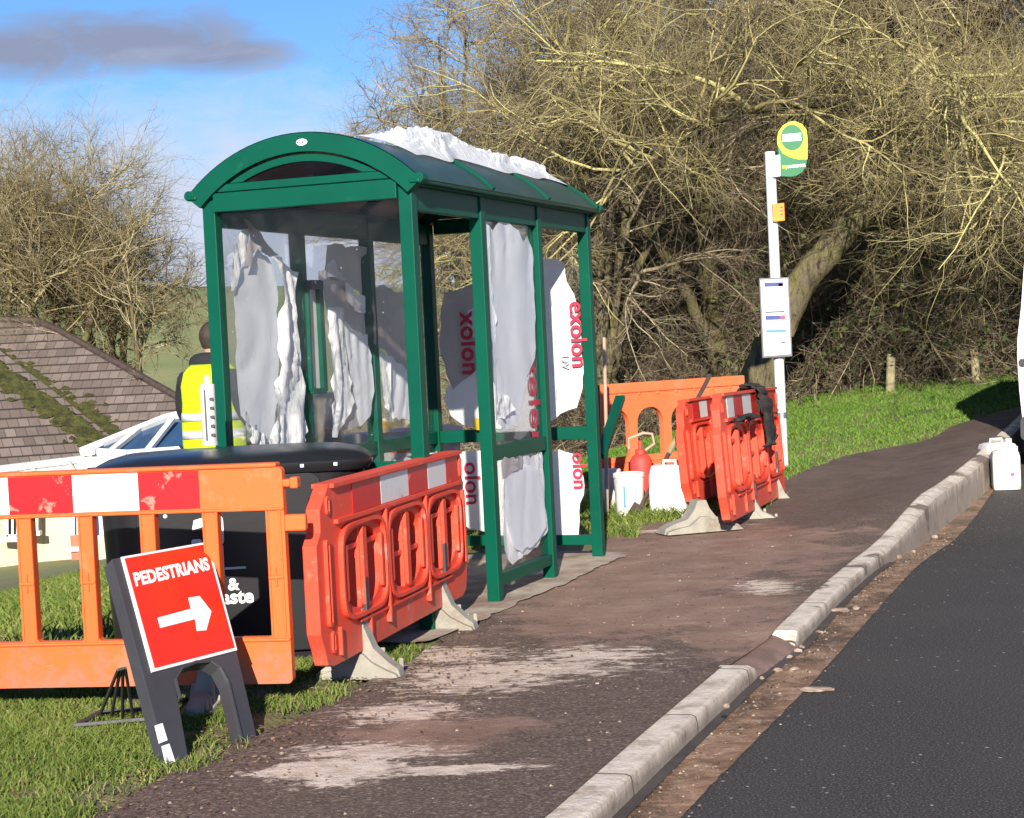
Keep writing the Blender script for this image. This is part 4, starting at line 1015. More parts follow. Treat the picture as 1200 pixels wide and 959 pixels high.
# vest: loft round the torso with open arm holes
def vest_ring(z, hx_, hy_, yo=0): return [(x*k_, (y+yo)*k_, z*k_) for x, y, _ in rr_ring(hx_, hy_, 0, min(hx_, hy_)*.8, 6)]
vr = [vest_ring(.86, .205, .175), vest_ring(.95, .20, .172), vest_ring(1.10, .195, .170), vest_ring(1.25, .192, .172), vest_ring(1.36, .175, .180, -.01), vest_ring(1.45, .165, .155, -.01), vest_ring(1.50, .12, .105, -.01)]
vs = [p for r in vr for p in r]; kk = len(vr[0]); fs = []
for i in range(len(vr)-1):
    for j in range(kk): a, b_ = i*kk+j, i*kk+(j+1) % kk; fs.append((a, b_, b_+kk, a+kk))
for i_, v in enumerate(vs): vs[i_] = (v[0]+.012*noise.noise(Vector(v)*9), v[1]+.014*noise.noise(Vector(v)*9+Vector((4, 0, 0))), v[2])
vest = MB().add(vs, fs).build('vest', M['yellow'], wk, True); s_ = vest.modifiers.new('s', 'SOLIDIFY'); s_.thickness = .01; s_.offset = 1
for z0, z1 in ((1.005, 1.06), (1.125, 1.18)):
    a, b_ = vest_ring(z0, .206, .182), vest_ring(z1, .203, .180); vs = a+b_; fs = [(j, (j+1) % kk, kk+(j+1) % kk, kk+j) for j in range(kk)]
    o = MB().add(vs, fs).build('silver_band', M['silverband'], vest, True); s_ = o.modifiers.new('s', 'SOLIDIFY'); s_.thickness = .006; s_.offset = 1

# ================================================================== CONTAINERS AND TOOLS BESIDE THE SHELTER
def gxy(x, y): p = G(x, y); return Vector((p.x, p.y, T(p.x, p.y)))
def bucket(label, x, y, wpx, hpx, sq=False, blue=False):
    p = gxy(x, y); s_ = (p-CAM).dot(FW)/FPX; r = wpx*s_/2; h = hpx*s_
    t = thing('plastic_bucket', label, 'bucket', (p.x, p.y+r, p.z))
    MB().lathe([(r*.86, 0), (r*.9, .01), (r, h*.9), (r*1.0, h*.97)], 24, pw=3.0 if sq else 2.0).build('tub', M['whiteplastic'], t, True)
    MB().lathe([(r*1.05, h*.92), (r*1.06, h), (r*.98, h*1.02), (r*.93, h*1.005)], 24, pw=3.0 if sq else 2.0).build('lid', M['whiteplastic'], t, True)
    if blue: MB().box((-r*.45, -r*1.0-.004, h*.25), (-r*.33, -r*.88, h*.72)).build('blue_mark', M['cyan'], t)
    return t
bucket('white tub half hidden by the green corner post of the shelter', 714, 600, 32, 48)
bucket('white tub with a smeared blue mark, foremost by the grass', 740, 606, 36, 50, False, True)
p = gxy(783, 604); t = thing('jerry_can', 'tall white square jerry can standing left of the red barriers', 'jerry can', (p.x, p.y, p.z), rad(-16))
sc_ = (p-CAM).dot(FW)/FPX; hw, h = 22*sc_, 58*sc_
loft([rr_ring(hw*.97, .13, 0, .02, 3, .13), rr_ring(hw, .135, .03, .02, 3, .13), rr_ring(hw*.98, .13, h*.8, .02, 3, .13), rr_ring(hw*.86, .12, h, .03, 3, .13)]).build('body', M['whiteplastic'], t, True)
MB().tube([(-hw*.3, .13, h-.01), (-hw*.3, .13, h+.03), (hw*.35, .13, h+.03), (hw*.35, .13, h-.01)], .014, 8).build('handle', M['whiteplastic'], t, True)
MB().lathe([(.03, h-.005), (.03, h+.035)], 14, (hw*.62, .13, 0)).build('cap', M['stk_red'], t, True)
p = gxy(811, 597); t = thing('sealant_pack', 'small crumpled silvery white pack lying between jerry can and red barriers', 'packet', (p.x, p.y+.05, p.z+.012))
loft([[(x+.01*noise.noise((x*20, z*9, 1)), y+.012*noise.noise((x*9, z*30, 2)), z) for x, y, z in rr_ring(.075-.02*k/6, .055, .03*k, .02, 3)] for k in range(7)]).build('pack', M['paper'], t, False)
MB().box((-.03, -.060, .02), (.03, -.048, .09)).build('grey_label', M['print_grey'], t)
# red gas bottle
p = D(754, 606, 14.75); p.z = T(p.x, p.y); t = thing('gas_bottle', 'red gas bottle standing behind the white tubs', 'gas bottle', p)
zt = 1.4+(396-534)/FPX*14.75-p.z; r = 13.5/FPX*14.75
MB().lathe([(r*.8, 0), (r, .02), (r, zt*.78), (r*.95, zt*.86), (r*.75, zt*.94), (r*.35, zt)], 24).build('cylinder', M['gasred'], t, True)
MB().lathe([(r*.45, zt-.01), (r*.45, zt+.03), (r*.2, zt+.035), (r*.2, zt+.10)], 14).build('valve', M['gasred'], t, True)
MB().tube([(-.09, 0, zt+.04), (-.09, 0, zt+.12), (.03, 0, zt+.16), (.10, 0, zt+.15), (.115, 0, zt+.07), (.04, 0, zt+.02)], .014, 8).build('handle_loop', M['palewood'], t, True)
# long handled shovel leaning on the barrier
a = gxy(746, 607)+Vector((0, 0, .02)); b_ = D(832, 440, 15.0)
t = thing('shovel', 'long dark shovel leaning over the faded orange barrier', 'shovel', a)
d = b_-a
MB().tube([(0, 0, 0), d*.42], .018, 8).build('shaft_sleeve', M['steel'], t, True); MB().tube([d*.42, d*.60], .022, 8).build('grip_wrap', M['postwood'], t, True); MB().tube([d*.60, d], .018, 8).build('shaft', M['steel'], t, True)
mb = MB(); n = d.normalized(); s_ = Vector((n.z, 0, -n.x)).normalized()
mb.add([tuple(s_*x-n*z*0+n*(z-.12)+Vector((0, y, 0))) for x, z, y in ((-.06, .22, 0), (.06, .22, 0), (.07, .0, .02), (.03, -.0, .035), (-.03, -.0, .035), (-.07, .0, .02), (-.06, .22, .02), (.06, .22, .02))], [(0, 1, 2, 3, 4, 5), (6, 5, 4, 3, 2, 7)]); mb.build('blade', M['steel'], t)
# pale stick
a = D(709, 560, 13.9); a.z = T(a.x, a.y); b_ = D(708, 396, 14.2)
o = MB().tube([(0, 0, 0), (b_-a)*.5+Vector((.004, 0, 0)), b_-a], [.016, .015, .014], 8).build('wooden_stick', M['palewood'], None, True); o.location = a
tag(o, 'pale wooden stick standing upright beside the right corner of the shelter', 'stick')
# green offcuts leaning
a = D(704, 535, 13.2); b_ = D(727, 466, 14.2)
o = MB().bar((0, 0, 0), b_-a, .075, .04).bar((.0, -.022, 0), (b_-a)+Vector((0, -.022, 0)), .012, .006).build('metal_offcut', M['green'], None, bev=.003); o.location = a; tag(o, 'green metal box section leaning outward against the faded orange barrier', 'metal rail')
a = D(702, 600, 13.6); a.z = T(a.x, a.y)+.01; b_ = D(699, 452, 14.0)
o = MB().bar((0, 0, 0), b_-a, .05, .03).build('metal_offcut', M['green'], None, bev=.003); o.location = a; tag(o, 'upright green metal strip in the gap between shelter corner and pale stick', 'metal rail')
# stone block and dark slab, seen through the end pane
p = D(553, 622, 13.2); o = loft([[(x+.02*noise.noise((x*7, y*7, z*9)), y+.02*noise.noise((x*9, z*7, y)), z) for x, y, z in rr_ring(.10-.01*k, .09, .05*k, .02, 3)] for k in range(5)]).build('stone_block', M['stoneblk'], None); o.location = (p.x, p.y, T(p.x, p.y)+.14); tag(o, 'rough pale stone block seen low through the far end of the shelter', 'stone')
o = MB().box((-.22, -.16, 0), (.26, .16, .14)).build('rubber_slab', M['blackrag'], None, bev=.01); o.location = (p.x+.02, p.y, T(p.x, p.y)); o.rotation_euler = (0, 0, rad(-20)); tag(o, 'black slab under the rough stone block beyond the shelter', 'slab')
p = W2((-.12, L-.25, 0)); p = D(541, 515, 11.0); o = thing('yellow_tub', 'small yellow tub with a white top on the far rail of the shelter', 'tub', (0, 0, 0)); q = SMI @ D(545, 517, 11.55); o.location = W2((q.x, L-P_/2-.045, .843))
MB().lathe([(.035, 0), (.04, .015), (.04, .075)], 16).build('tub', M['yellowtub'], o, True); MB().lathe([(.022, .075), (.018, .11), (.006, .15)], 12).build('spout', M['white'], o, True)
# low stone wall and stone pier behind the shelter
def wall(name, lab, cat, pa, pb, th, z1, m, cap=None):
    d = (pb-pa); d.z = 0; Lw = d.length; t = thing(name, lab, cat); t.matrix_world = frame((pa.x, pa.y, 0), d)
    zlo = min(T(pa.x, pa.y), T(pb.x, pb.y))-.15
    n_ = 24; rings = []
    for k in range(n_+1):
        x = Lw*k/n_; zz_ = z1+.03*noise.noise((x*6, 1, 0)); rings.append([(x, -th/2+.03*noise.noise((x*5, 2, 0)), zlo), (x, th/2, zlo), (x, th/2, zz_), (x, -th/2+.03*noise.noise((x*5, 3, 3)), zz_+.01)])
    loft(rings).build('masonry', M[m], t)
    if cap: loft([[(x, -th/2-.03+.02*noise.noise((x*7, 5, 0)), z1+.0+.02*noise.noise((x*4, 8, 0))), (x, th/2+.03, z1), (x, th/2+.03, z1+.05), (x, -th/2-.03, z1+.055+.02*noise.noise((x*4, 8, 2)))] for x in [Lw*k/n_ for k in range(n_+1)]]).build('coping', M[cap], t)
    return t
pa, pb = D(352, 520, 12.3), D(520, 512, 13.6)
wall('stone_wall', 'low wall with pale ragged coping behind the back panes of the shelter', 'wall', pa, pb, .3, pa.z-.03, 'stoneblk', 'cream')
p = D(376, 500, 12.0); o = loft([[(x+.015*noise.noise((x*7, y*7, z*9)), y+.015*noise.noise((x*9, z*7, y)), z) for x, y, z in rr_ring(.125, .11, .15*k, .02, 3)] for k in range(8)]).build('stone_pier', M['stoneblk'], None); zt = D(376, 461, 12.0).z; o.location = (p.x, p.y, zt-1.05); tag(o, 'square grey stone pier seen through the shelter under the notice frame', 'pier')
o.scale = (1, 1, 1)

# ================================================================== BUS STOP POLE
PB = G(918, 548); 
sp_ = thing('bus_stop', 'white bus stop pole with a green and yellow flag and a timetable case', 'bus stop', (PB.x, PB.y, T(PB.x, PB.y)))
ds = (PB-CAM).dot(FW)/FPX
def PZ(y_): return D(905+ (y_-180)*.0346, y_, PB.y).z-sp_.location.z
zt = PZ(178); MB().tube([(0, 0, -.02), (0, 0, zt)], .047, 14).build('pole', M['polewhite'], sp_, True)
px = lambda x, y_: (D(x, y_, PB.y-.06).x-PB.x, D(x, y_, PB.y-.06).z-sp_.location.z)
def shape(pts, name, m, y0, y1, par, bev=0): return MB().poly([px(*p) for p in pts], [], y0, y1).build(name, M[m], par, bev=bev)
fo = [(911, 170), (910.5, 163), (912, 155), (917, 147.5), (925, 143), (932, 142.5), (940, 146), (945, 153), (946, 162), (946, 187), (944.5, 196), (940, 202), (934, 206), (926, 207.5), (915, 207)]
fl_ = shape(fo, 'flag', 'flag_green', -.066, -.05, sp_, .003)
yel = [(911, 170), (910.5, 163), (912, 155), (917, 147.5), (925, 143), (932, 142.5), (940, 146), (945, 153), (946, 162), (946, 187), (935, 187), (926, 185), (917, 180)]
shape(yel, 'flag_yellow_field', 'flag_yellow', -.069, -.0665, fl_)
cc = px(928, 161.5); R0 = 13.2*ds
MB().poly([(cc[0]+R0*math.cos(2*math.pi*k/28), cc[1]+R0*1.12*math.sin(2*math.pi*k/28)) for k in range(28)], [], -.072, -.0695).build('flag_disc', M['flag_green'], fl_)
MB().poly([px(*q) for q in [(916.5, 158), (938.5, 156), (939, 165), (917, 166.5)]], [], -.0745, -.0725).build('disc_panel', M['paper'], fl_)
c_ = px(928, 161.5); rt_ = (math.cos(.05), 0, math.sin(.05))
text('flag_lettering', 'BUS STOP', .040, M['flag_green'], fl_, face((c_[0], -.0755, c_[1]), rt_, (0, 0, 1)), .95, .001)
c_ = px(929, 194.5); text('flag_lettering', 'somerset', .050, M['paper'], fl_, face((c_[0]+.03, -.0675, c_[1]), rt_, (0, 0, 1)), .85, .0015)
c_ = px(918.5, 195.5); text('flag_lettering', 'my', .050, M['flag_yellow'], fl_, face((c_[0]+.008, -.0675, c_[1]), rt_, (0, 0, 1)), .8, .0015)
shape([(904, 183), (914, 181.5), (914.5, 207), (905, 208)], 'flag_bracket', 'polewhite', -.075, -.045, sp_, .004)
bx = shape([(904.5, 239.5), (918.5, 238), (919.5, 259), (905.5, 260.5)], 'notice_box', 'orangebox', -.085, -.045, sp_, .005)
for k in range(3): shape([(914, 243+4*k), (917, 242.8+4*k), (917, 244+4*k), (914, 244.3+4*k)], 'notice_print', 'darkprint', -.087, -.0855, bx)
cs_ = shape([(889, 326.5), (924, 325), (928, 418), (893, 420)], 'timetable_case', 'casegrey', -.088, -.045, sp_, .004)
shape([(890.8, 328.5), (922, 327), (926, 415), (895, 417.5)], 'timetable_sheet', 'paper', -.0905, -.0885, cs_)
def bar_(x0, x1, y0, y1, m, dy=-.5):
    sl = -.03; shape([(x0, y0), (x1, y0+(x1-x0)*sl), (x1+.2, y1+(x1-x0)*sl), (x0+.2, y1)], 'timetable_print', m, -.0925, -.0908, cs_)
bar_(895, 917, 331.5, 336.5, 'navy'); bar_(911.5, 917, 332.5, 335.5, 'palep'); bar_(896, 917.5, 340, 342.8, 'palep'); bar_(896, 915, 350.5, 351.2, 'print_grey'); bar_(896, 915, 356.5, 357.1, 'print_grey')
bar_(896, 918.5, 365.3, 367, 'darkprint'); bar_(896.5, 914, 370.3, 375.3, 'navy'); bar_(914, 919.5, 369.8, 374.8, 'redp'); bar_(897.5, 919, 379, 380.3, 'print_grey'); bar_(897, 920.5, 387, 390, 'cyan'); bar_(914.5, 919.5, 401, 402.5, 'darkprint'); bar_(898, 901, 399, 399.8, 'palep'); bar_(898, 902, 404, 404.8, 'palep')
for y_ in (345, 400): MB().lathe([(.055, 0), (.055, .03)], 14, (0, 0, PZ(y_))).build('pole_clamp', M['metal'], sp_)
MB().lathe([(.055, 0), (.055, .05)], 14, (0, 0, PZ(490))).build('pole_clamp', M['metal'], sp_)
MB().box((-.075, -.03, PZ(502)), (-.045, .02, PZ(490))).build('pole_tab', M['casegrey'], sp_)

# ================================================================== VAN AND CAN ON THE ROAD
vd = Vector((.40, .916, 0)).normalized(); vx = Vector((vd.y, -vd.x, 0))
v0 = D(1189, 400, 16.6); zr = T(v0.x, v0.y)+road_dz(v0.y)
van = thing('parked_van', 'white van parked by the kerb, only its rear corner showing', 'van'); van.matrix_world = frame((v0.x, v0.y, zr), vx)
# local x: across (0 = left side), y: forward
Wv, Lv, Hv = 1.75, 4.5, 2.10
def vring(y, top, wsc=1.0, low=.30, rake=0):
    c = Wv/2; pts = [(.10, low), (.03, low+.12), (.008, .75), (.0, 1.05), (.008, 1.22), (.05, 1.50), (.09, top-.20), (.16, top-.05), (.34, top)]
    pts = [(c-(c-x)*wsc, z) for x, z in pts]; pts = pts+[(2*c-x, z) for x, z in reversed(pts)]
    return [(x, y+rake*max(0, z-.9), z) for x, z in pts]
rg = [vring(0.07, Hv-.06, .955, .34, .02), vring(.0+.03, Hv-.02, .985, .32, .02), vring(.12, Hv, 1, .30, .01), vring(1.5, Hv+.02), vring(2.9, Hv), vring(3.35, 1.62, .98), vring(3.7, 1.18, .96), vring(4.3, 1.0, .92), vring(4.5, .86, .84)]
loft(rg).build('body', M['vanpaint'], van, True)
def vrear(x0, z0, x1, z1, nm, m, par=van, d0=-.012, d1=.03, r=.05): 
    mb = MB().poly(rrect(x0, z0, x1, z1, r), [], d0, d1); return mb.build(nm, M[m], par, bev=.004)
vrear(.34, 1.12, .85, 1.66, 'rear_window', 'darkglass', d0=.045, d1=.075); vrear(.90, 1.12, 1.41, 1.66, 'rear_window', 'darkglass', d0=.045, d1=.075)
vrear(.03, .30, Wv-.03, .52, 'bumper', 'sign_black', d0=-.07, d1=.06); vrear(.13, .62, .22, 1.05, 'tail_light', 'stk_red', d0=.015, d1=.06, r=.02); vrear(Wv-.22, .62, Wv-.13, 1.05, 'tail_light', 'stk_red', d0=.015, d1=.06, r=.02)
vrear(.035, .985, .10, 1.035, 'door_catch', 'sign_black', d0=.002, d1=.08, r=.01); vrear(.62, .60, 1.13, .72, 'number_plate', 'flag_yellow', d0=.01, d1=.04, r=.01)
for y in (.9, 3.6):
    for x in (-.005, Wv-.175):
        mb = MB().lathe([(.20, 0), (.31, .01), (.325, .04), (.325, .14), (.31, .17), (.20, .18)], 26); mb.v = [(x+v[2], y+v[0], .325+v[1]) for v in mb.v]; wh = mb.build('wheel', M['tyre'], van, True)
        mb = MB().lathe([(.19, -.004), (.12, .0), (.05, .01)], 20); mb.v = [(x+v[2] if x < 0 else x+.18-v[2], y+v[0], .325+v[1]) for v in mb.v]; mb.build('rim', M['metal'], wh, True)
for x in (-.02,):
    MB().box((-.012, 1.0, 1.20), (.06, 2.7, 1.215)).build('side_trim', M['sign_black'], van)
    mb = MB().poly(rrect(2.95, 1.12, 3.5, 1.5, .06), [], .02, .06); mb.v = [(v[1]+.0, v[0], v[2]) for v in mb.v]; mb.build('cab_window', M['darkglass'], van)
def jerry(label, x, y, wpx, hpx, rz, grp=None):
    p = G(x, y, road_dz(13)); p.z = T(p.x, p.y)+road_dz(p.y)+.006; s_ = (p-CAM).dot(FW)/FPX; hw, h = wpx*s_/2, hpx*s_
    t = thing('water_container', label, 'container', p, rz)
    loft([rr_ring(hw*.96, .12, 0, .03, 4, .12), rr_ring(hw, .125, .03, .03, 4, .12), rr_ring(hw, .125, h*.82, .03, 4, .12), rr_ring(hw*.93, .11, h*.95, .03, 4, .12), rr_ring(hw*.7, .07, h, .03, 4, .12)]).build('body', M['whiteplastic'], t, True)
    MB().poly(rrect(-hw*.75, h*.12, hw*.75, h*.80, .03), [], -.012, .01).build('front_panel', M['whiteplastic'], t, bev=.006)
    MB().tube([(-hw*.5, .12, h-.02), (-hw*.45, .12, h+.03), (hw*.3, .12, h+.03), (hw*.35, .12, h-.02)], .013, 8).build('handle', M['whiteplastic'], t, True)
    MB().lathe([(.028, h-.01), (.028, h+.03)], 14, (hw*.7, .1, 0)).build('cap', M['whiteplastic'], t, True)
    return t
t = jerry('white square water container standing in the gutter in front of the van', 1181, 574, 32, 46, rad(-8))
MB().box((.03, -.018, .12), (.055, -.0125, .145)).build('red_mark', M['redp'], t)
jerry('white water container right behind another at the end of the raised kerb', 1177, 565, 38, 46, rad(10))

# ================================================================== TIMBER POSTS BY THE HEDGE
for x, y0, y1, wpx, lab, ln in ((1043, 456, 415, 11, 'stubby mossy timber post at the hedge foot, the nearer to the bus stop', .07), (1144, 446, 409, 10, 'stubby mossy timber post at the hedge foot, the nearer to the van', -.03)):
    p = G(x, y0+3); r = wpx/FPX*p.y/2; h = D(x, y1, p.y).z-p.z
    o = MB().lathe([(r, -.1), (r, .02), (r*.95, h*.6), (r*.92, h*.97), (r*.75, h)], 10, pw=2.6).build('timber_post', M['postwood'], None, True); o.location = p; o.rotation_euler = (0, ln, 0); tag(o, lab, 'post')

# ================================================================== LITTER OF STONES
for k, (x, y, s_, flat) in enumerate([(x, y, s_*.62, flat) for x, y, s_, flat in [(985, 719, .10, .22), (1003, 716, .06, .3), (935, 768, .035, .8), (925, 775, .03, .7), (940, 763, .03, .7), (912, 790, .04, .5), (893, 800, .03, .6), (957, 812, .11, .15), (930, 788, .05, .3), (960, 745, .04, .4), (1052, 650, .05, .6), (1070, 640, .04, .6), (1095, 618, .04, .8), (851, 828, .03, .7), (437, 836, .022, .8), (500, 772, .02, .7), (330, 882, .02, .6), (700, 800, .015, .6), (905, 640, .03, .3), (760, 650, .02, .5)]]):
    road_ = x > 880 and y > 590 and not (x == 905)
    p = Gz(x, y, -.08 if road_ else 0.02); p.z = (T(p.x, p.y)+road_dz(p.y)+.006) if road_ else T(p.x, p.y)+.014
    if 800 < x < 880: p.z = T(p.x, p.y)+.016
    bm = bmesh.new(); bmesh.ops.create_icosphere(bm, subdivisions=2, radius=1)
    for v in bm.verts:
        q = v.co.copy(); q *= 1+.45*noise.noise(q*1.4+Vector((k*7, 0, 0))); v.co = Vector((q.x*s_, q.y*s_*.6, max(q.z, -.4)*s_*flat))
    me = bpy.data.meshes.new('stone_chip'); bm.to_mesh(me); bm.free(); o = link('stone_chip', me, M['chip']); o.location = p+Vector((0, 0, s_*flat*.3)); o.rotation_euler = (0, 0, k*1.3)
    tag(o, 'pale stone chip or scrap of rubble lying on the muddy ground', 'stone chip', 'stone chips scattered along path and gutter')

# ================================================================== BUNGALOW
hs = thing('bungalow', 'cream bungalow down the slope with a mossy brown tiled roof', 'house', (-10.5, 42, T(-10.5, 42)))
hinv = Matrix.Translation(-hs.location)
def tilemat(name, ang):
    m, t, b = nt(name); uvn = N(t, 'ShaderNodeUVMap'); uvn.uv_map = 'uv'
    s2 = N(t, 'ShaderNodeSeparateXYZ'); t.links.new(uvn.outputs[0], s2.inputs[0])
    v = math_(t, 'FRACT', s2.outputs[1]); row = math_(t, 'FLOOR', s2.outputs[1])
    u = math_(t, 'FRACT', math_(t, 'ADD', s2.outputs[0], math_(t, 'MULTIPLY', row, .5)))
    wn = N(t, 'ShaderNodeTexWhiteNoise', noise_dimensions='2D'); cb = N(t, 'ShaderNodeCombineXYZ')
    t.links.new(math_(t, 'FLOOR', math_(t, 'ADD', s2.outputs[0], math_(t, 'MULTIPLY', row, .5))), cb.inputs[0]); t.links.new(row, cb.inputs[1]); t.links.new(cb.outputs[0], wn.inputs['Vector'])
    col = ramp(t, wn.outputs['Value'], [(.0, (.115, .088, .075)), (.5, (.16, .124, .106)), (1., (.205, .16, .138))])
    col = mix(t, ramp(t, nz(t, 1.6, 8, .7), [(.45, 0.), (.7, .6)]), col, (.085, .066, .05))
    col = mix(t, math_(t, 'LESS_THAN', u, .07), col, (.06, .045, .04))
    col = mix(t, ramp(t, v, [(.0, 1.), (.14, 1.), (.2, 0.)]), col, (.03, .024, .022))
    t.links.new(col, b.inputs['Base Color']); b.inputs['Roughness'].default_value = .85
    bump(t, b, math_(t, 'ADD', v, math_(t, 'MULTIPLY', nz(t, 6, 5), .4)), .5, .05); return m
def roofplane(nm, pts, p0, n, label=None):
    n = Vector(n).normalized(); P = [onplane(x, y, p0, n) for x, y in pts]
    ux = n.cross(Vector((0, 0, 1))).normalized(); uy = ux.cross(n).normalized()
    if uy.z < 0: uy = -uy
    q = [p-hs.location for p in P]; k = len(q); vs = q+[v-n*.12 for v in q]
    fs = [tuple(range(k)), tuple(range(2*k-1, k-1, -1))]+[(i, i+k, (i+1) % k+k, (i+1) % k) for i in range(k)]
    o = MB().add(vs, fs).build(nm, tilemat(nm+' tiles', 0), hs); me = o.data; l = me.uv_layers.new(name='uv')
    for lp in me.loops:
        v = me.vertices[lp.vertex_index].co; l.data[lp.index].uv = (v.dot(ux)/.24, v.dot(uy)/.33)
    return P
pA0 = D(45, 377, 46.5)
nA_ = (-.06, -.60, .80)
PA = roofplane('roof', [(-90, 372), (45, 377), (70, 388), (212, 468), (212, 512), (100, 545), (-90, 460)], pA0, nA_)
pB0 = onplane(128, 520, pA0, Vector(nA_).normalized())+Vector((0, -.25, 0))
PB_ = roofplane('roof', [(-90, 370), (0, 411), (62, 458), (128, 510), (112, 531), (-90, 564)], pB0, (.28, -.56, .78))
# moss in the valley, its colour darkened to hold the shade there
moss_shade_m, t, b = nt('moss'); t.links.new(ramp(t, nz(t, 5, 7, .7), [(.35, (.02, .022, .008)), (.55, (.06, .062, .013)), (.75, (.11, .11, .025))]), b.inputs['Base Color']); b.inputs['Roughness'].default_value = 1; bump(t, b, nz(t, 14, 6), 1, .1)
mb = MB()
r2 = random.Random(4)
for k in range(1500):
    u = r2.random(); x = -30+170*u; y = 411+ 114*u + r2.gauss(0, 1)*10*(.55+.9*abs(noise.noise((u*7, 2, 0)))+.3) + 14*noise.noise((u*4, 8, 0))
    p = onplane(x, y, pB0 if y > 404+118*u+3 else pA0, Vector((.28, -.56, .78) if y > 404+118*u+3 else nA_).normalized())-hs.location; s_ = .03+.06*r2.random()
    vs = [(p.x+s_*2*math.cos(a)*(.7+.6*r2.random()), p.y-.02+s_*.8*math.sin(a), p.z+s_*.6*math.sin(a)*(.7+.6*r2.random())) for a in [i*math.pi/3 for i in range(6)]]+[(p.x, p.y-.07, p.z+.07)]
    mb.add(vs, [(i, (i+1) % 6, 6) for i in range(6)])
mb.build('shade_darkened_moss', moss_shade_m, hs, True)
# ridge and hip tiles
mb = MB(); h1, h2, h3 = PA[1]-hs.location, PA[3]-hs.location, PA[0]-hs.location
mb.tube([h3, h1], .11, 8); mb.tube([h1, PA[2]-hs.location, h2], .10, 8); mb.build('ridge_tiles', M['steel'], hs)
# walls: a shaded left return and a sunlit gable wall
zg = T(-10, 41)
def wallpx(x0, x1, Ya, Yb, ytop, m, name='wall'):
    a, b_ = D(x0, ytop, Ya), D(x1, ytop, Yb); zt = min(a.z, b_.z); d = (b_-a); d.z = 0; nn = Vector((d.y, -d.x, 0)).normalized()
    q = [Vector((a.x, a.y, zg-.4)), Vector((b_.x, b_.y, zg-.4)), Vector((b_.x, b_.y, zt)), Vector((a.x, a.y, zt))]
    q = [v-hs.location for v in q]; vs = q+[v-nn*.3 for v in q]
    MB().add(vs, [(0, 1, 2, 3), (7, 6, 5, 4), (0, 4, 5, 1), (1, 5, 6, 2), (2, 6, 7, 3), (3, 7, 4, 0)]).build(name, M[m], hs); return a, d
wallpx(-120, 46, 40.2, 41.6, 548, 'render'); wallpx(46, 126, 41.6, 41.3, 545, 'render')
def winpx(x0, y0, x1, y1, Y):
    pts = [D(*q, Y)-hs.location for q in ((x0, y1), (x1, y1), (x1, y0), (x0, y0))]
    f = MB(); fr = .07
    for i in range(4): f.bar(pts[i], pts[(i+1) % 4], .09, .10, (0, 1, 0))
    f.bar((pts[0]+pts[1])/2, (pts[2]+pts[3])/2, .05, .07, (0, 1, 0)); o = f.build('window', M['upvc'], hs)
    g = MB().add([p+Vector((0, .03, 0)) for p in pts], [(0, 1, 2, 3)]).build('pane', M['darkglass'], o)
    MB().bar(pts[0]+Vector((-.12, -.08, -.05)), pts[1]+Vector((.12, -.08, -.05)), .22, .10).build('sill', M['upvc'], o); return o
winpx(8, 588, 22, 629, 40.9); winpx(36, 588, 42.5, 622, 41.1); winpx(86, 590, 97, 640, 41.2)
o = MB().box((0, 0, 0), (.36, .25, .62)).build('brick_plinth', M['brick'], hs); p = D(84, 660, 41.1)-hs.location; o.location = (p.x, p.y, p.z)
# gutter and downpipe
a, b_ = D(-80, 560, 40.4)-hs.location, D(100, 538, 40.7)-hs.location
mb = MB().tube([a, b_], .09, 8); mb.tube([a+Vector((0, .1, -.14)), b_+Vector((0, .1, -.14))], .10, 6); mb.build('gutter', M['upvc'], hs, True)
mb = MB()
for x in (8, 36, 80): p = D(x, 549-x*.1, 40.5)-hs.location; MB().tube([p, p+Vector((.1, .2, -.25)), p+Vector((.1, .3, -.5))], .05, 8).build('gutter_bracket', M['upvc'], hs, True)
# conservatory
cs = thing('conservatory', 'white framed conservatory with a blue glass roof beside the bungalow', 'conservatory', (-8.3, 39.5, zg))
cl = cs.location
R4 = [D(96, 532, 39.2)-cl, D(196, 492, 40.6)-cl, D(216, 488, 40.6)-cl, D(222, 530, 39.0)-cl, D(150, 535, 38.9)-cl]
MB().add([p for p in R4]+[p+Vector((0, .05, -.06)) for p in R4], [(0, 4, 3, 2, 1), (5, 6, 7, 8, 9)]).build('glass_roof', M['bluepane'], cs)
mb = MB(); up = (0, -.6, .8)
off = Vector((0, -.04, .05))
for a, b_ in ((R4[0], R4[1]), (R4[1], R4[2]), (R4[0], R4[4]), (R4[4], R4[3])): mb.bar(a+off, b_+off, .14, .12, up)
for (x0, y0, x1, y1) in ((128, 534, 163, 506), (172, 533, 203, 494), (108, 533, 130, 520)): mb.bar(D(x0, y0, 38.9)-cl+off, D(x1, y1, 40.1)-cl+off, .12, .10, up)
mb.build('roof_bars', M['upvc'], cs)
mb = MB(); a, b_ = D(96, 536, 39.0)-cl, D(222, 533, 38.9)-cl
mb.box((a.x, a.y-.1, a.z-.22), (b_.x, a.y+.1, a.z)); 
for x in (97, 118, 140, 170, 200): p = D(x, 540, 39.0)-cl; mb.box((p.x-.10, p.y-.05, .1), (p.x+.10, p.y+.05, a.z))
mb.build('frame', M['upvc'], cs)
MB().box((a.x+.05, a.y-.02, .75), (b_.x, a.y+.02, a.z-.2)).build('pane', M['bluepane'], cs); MB().box((a.x, a.y-.08, -.3), (b_.x, a.y+.08, .75)).build('wall', M['render'], cs)

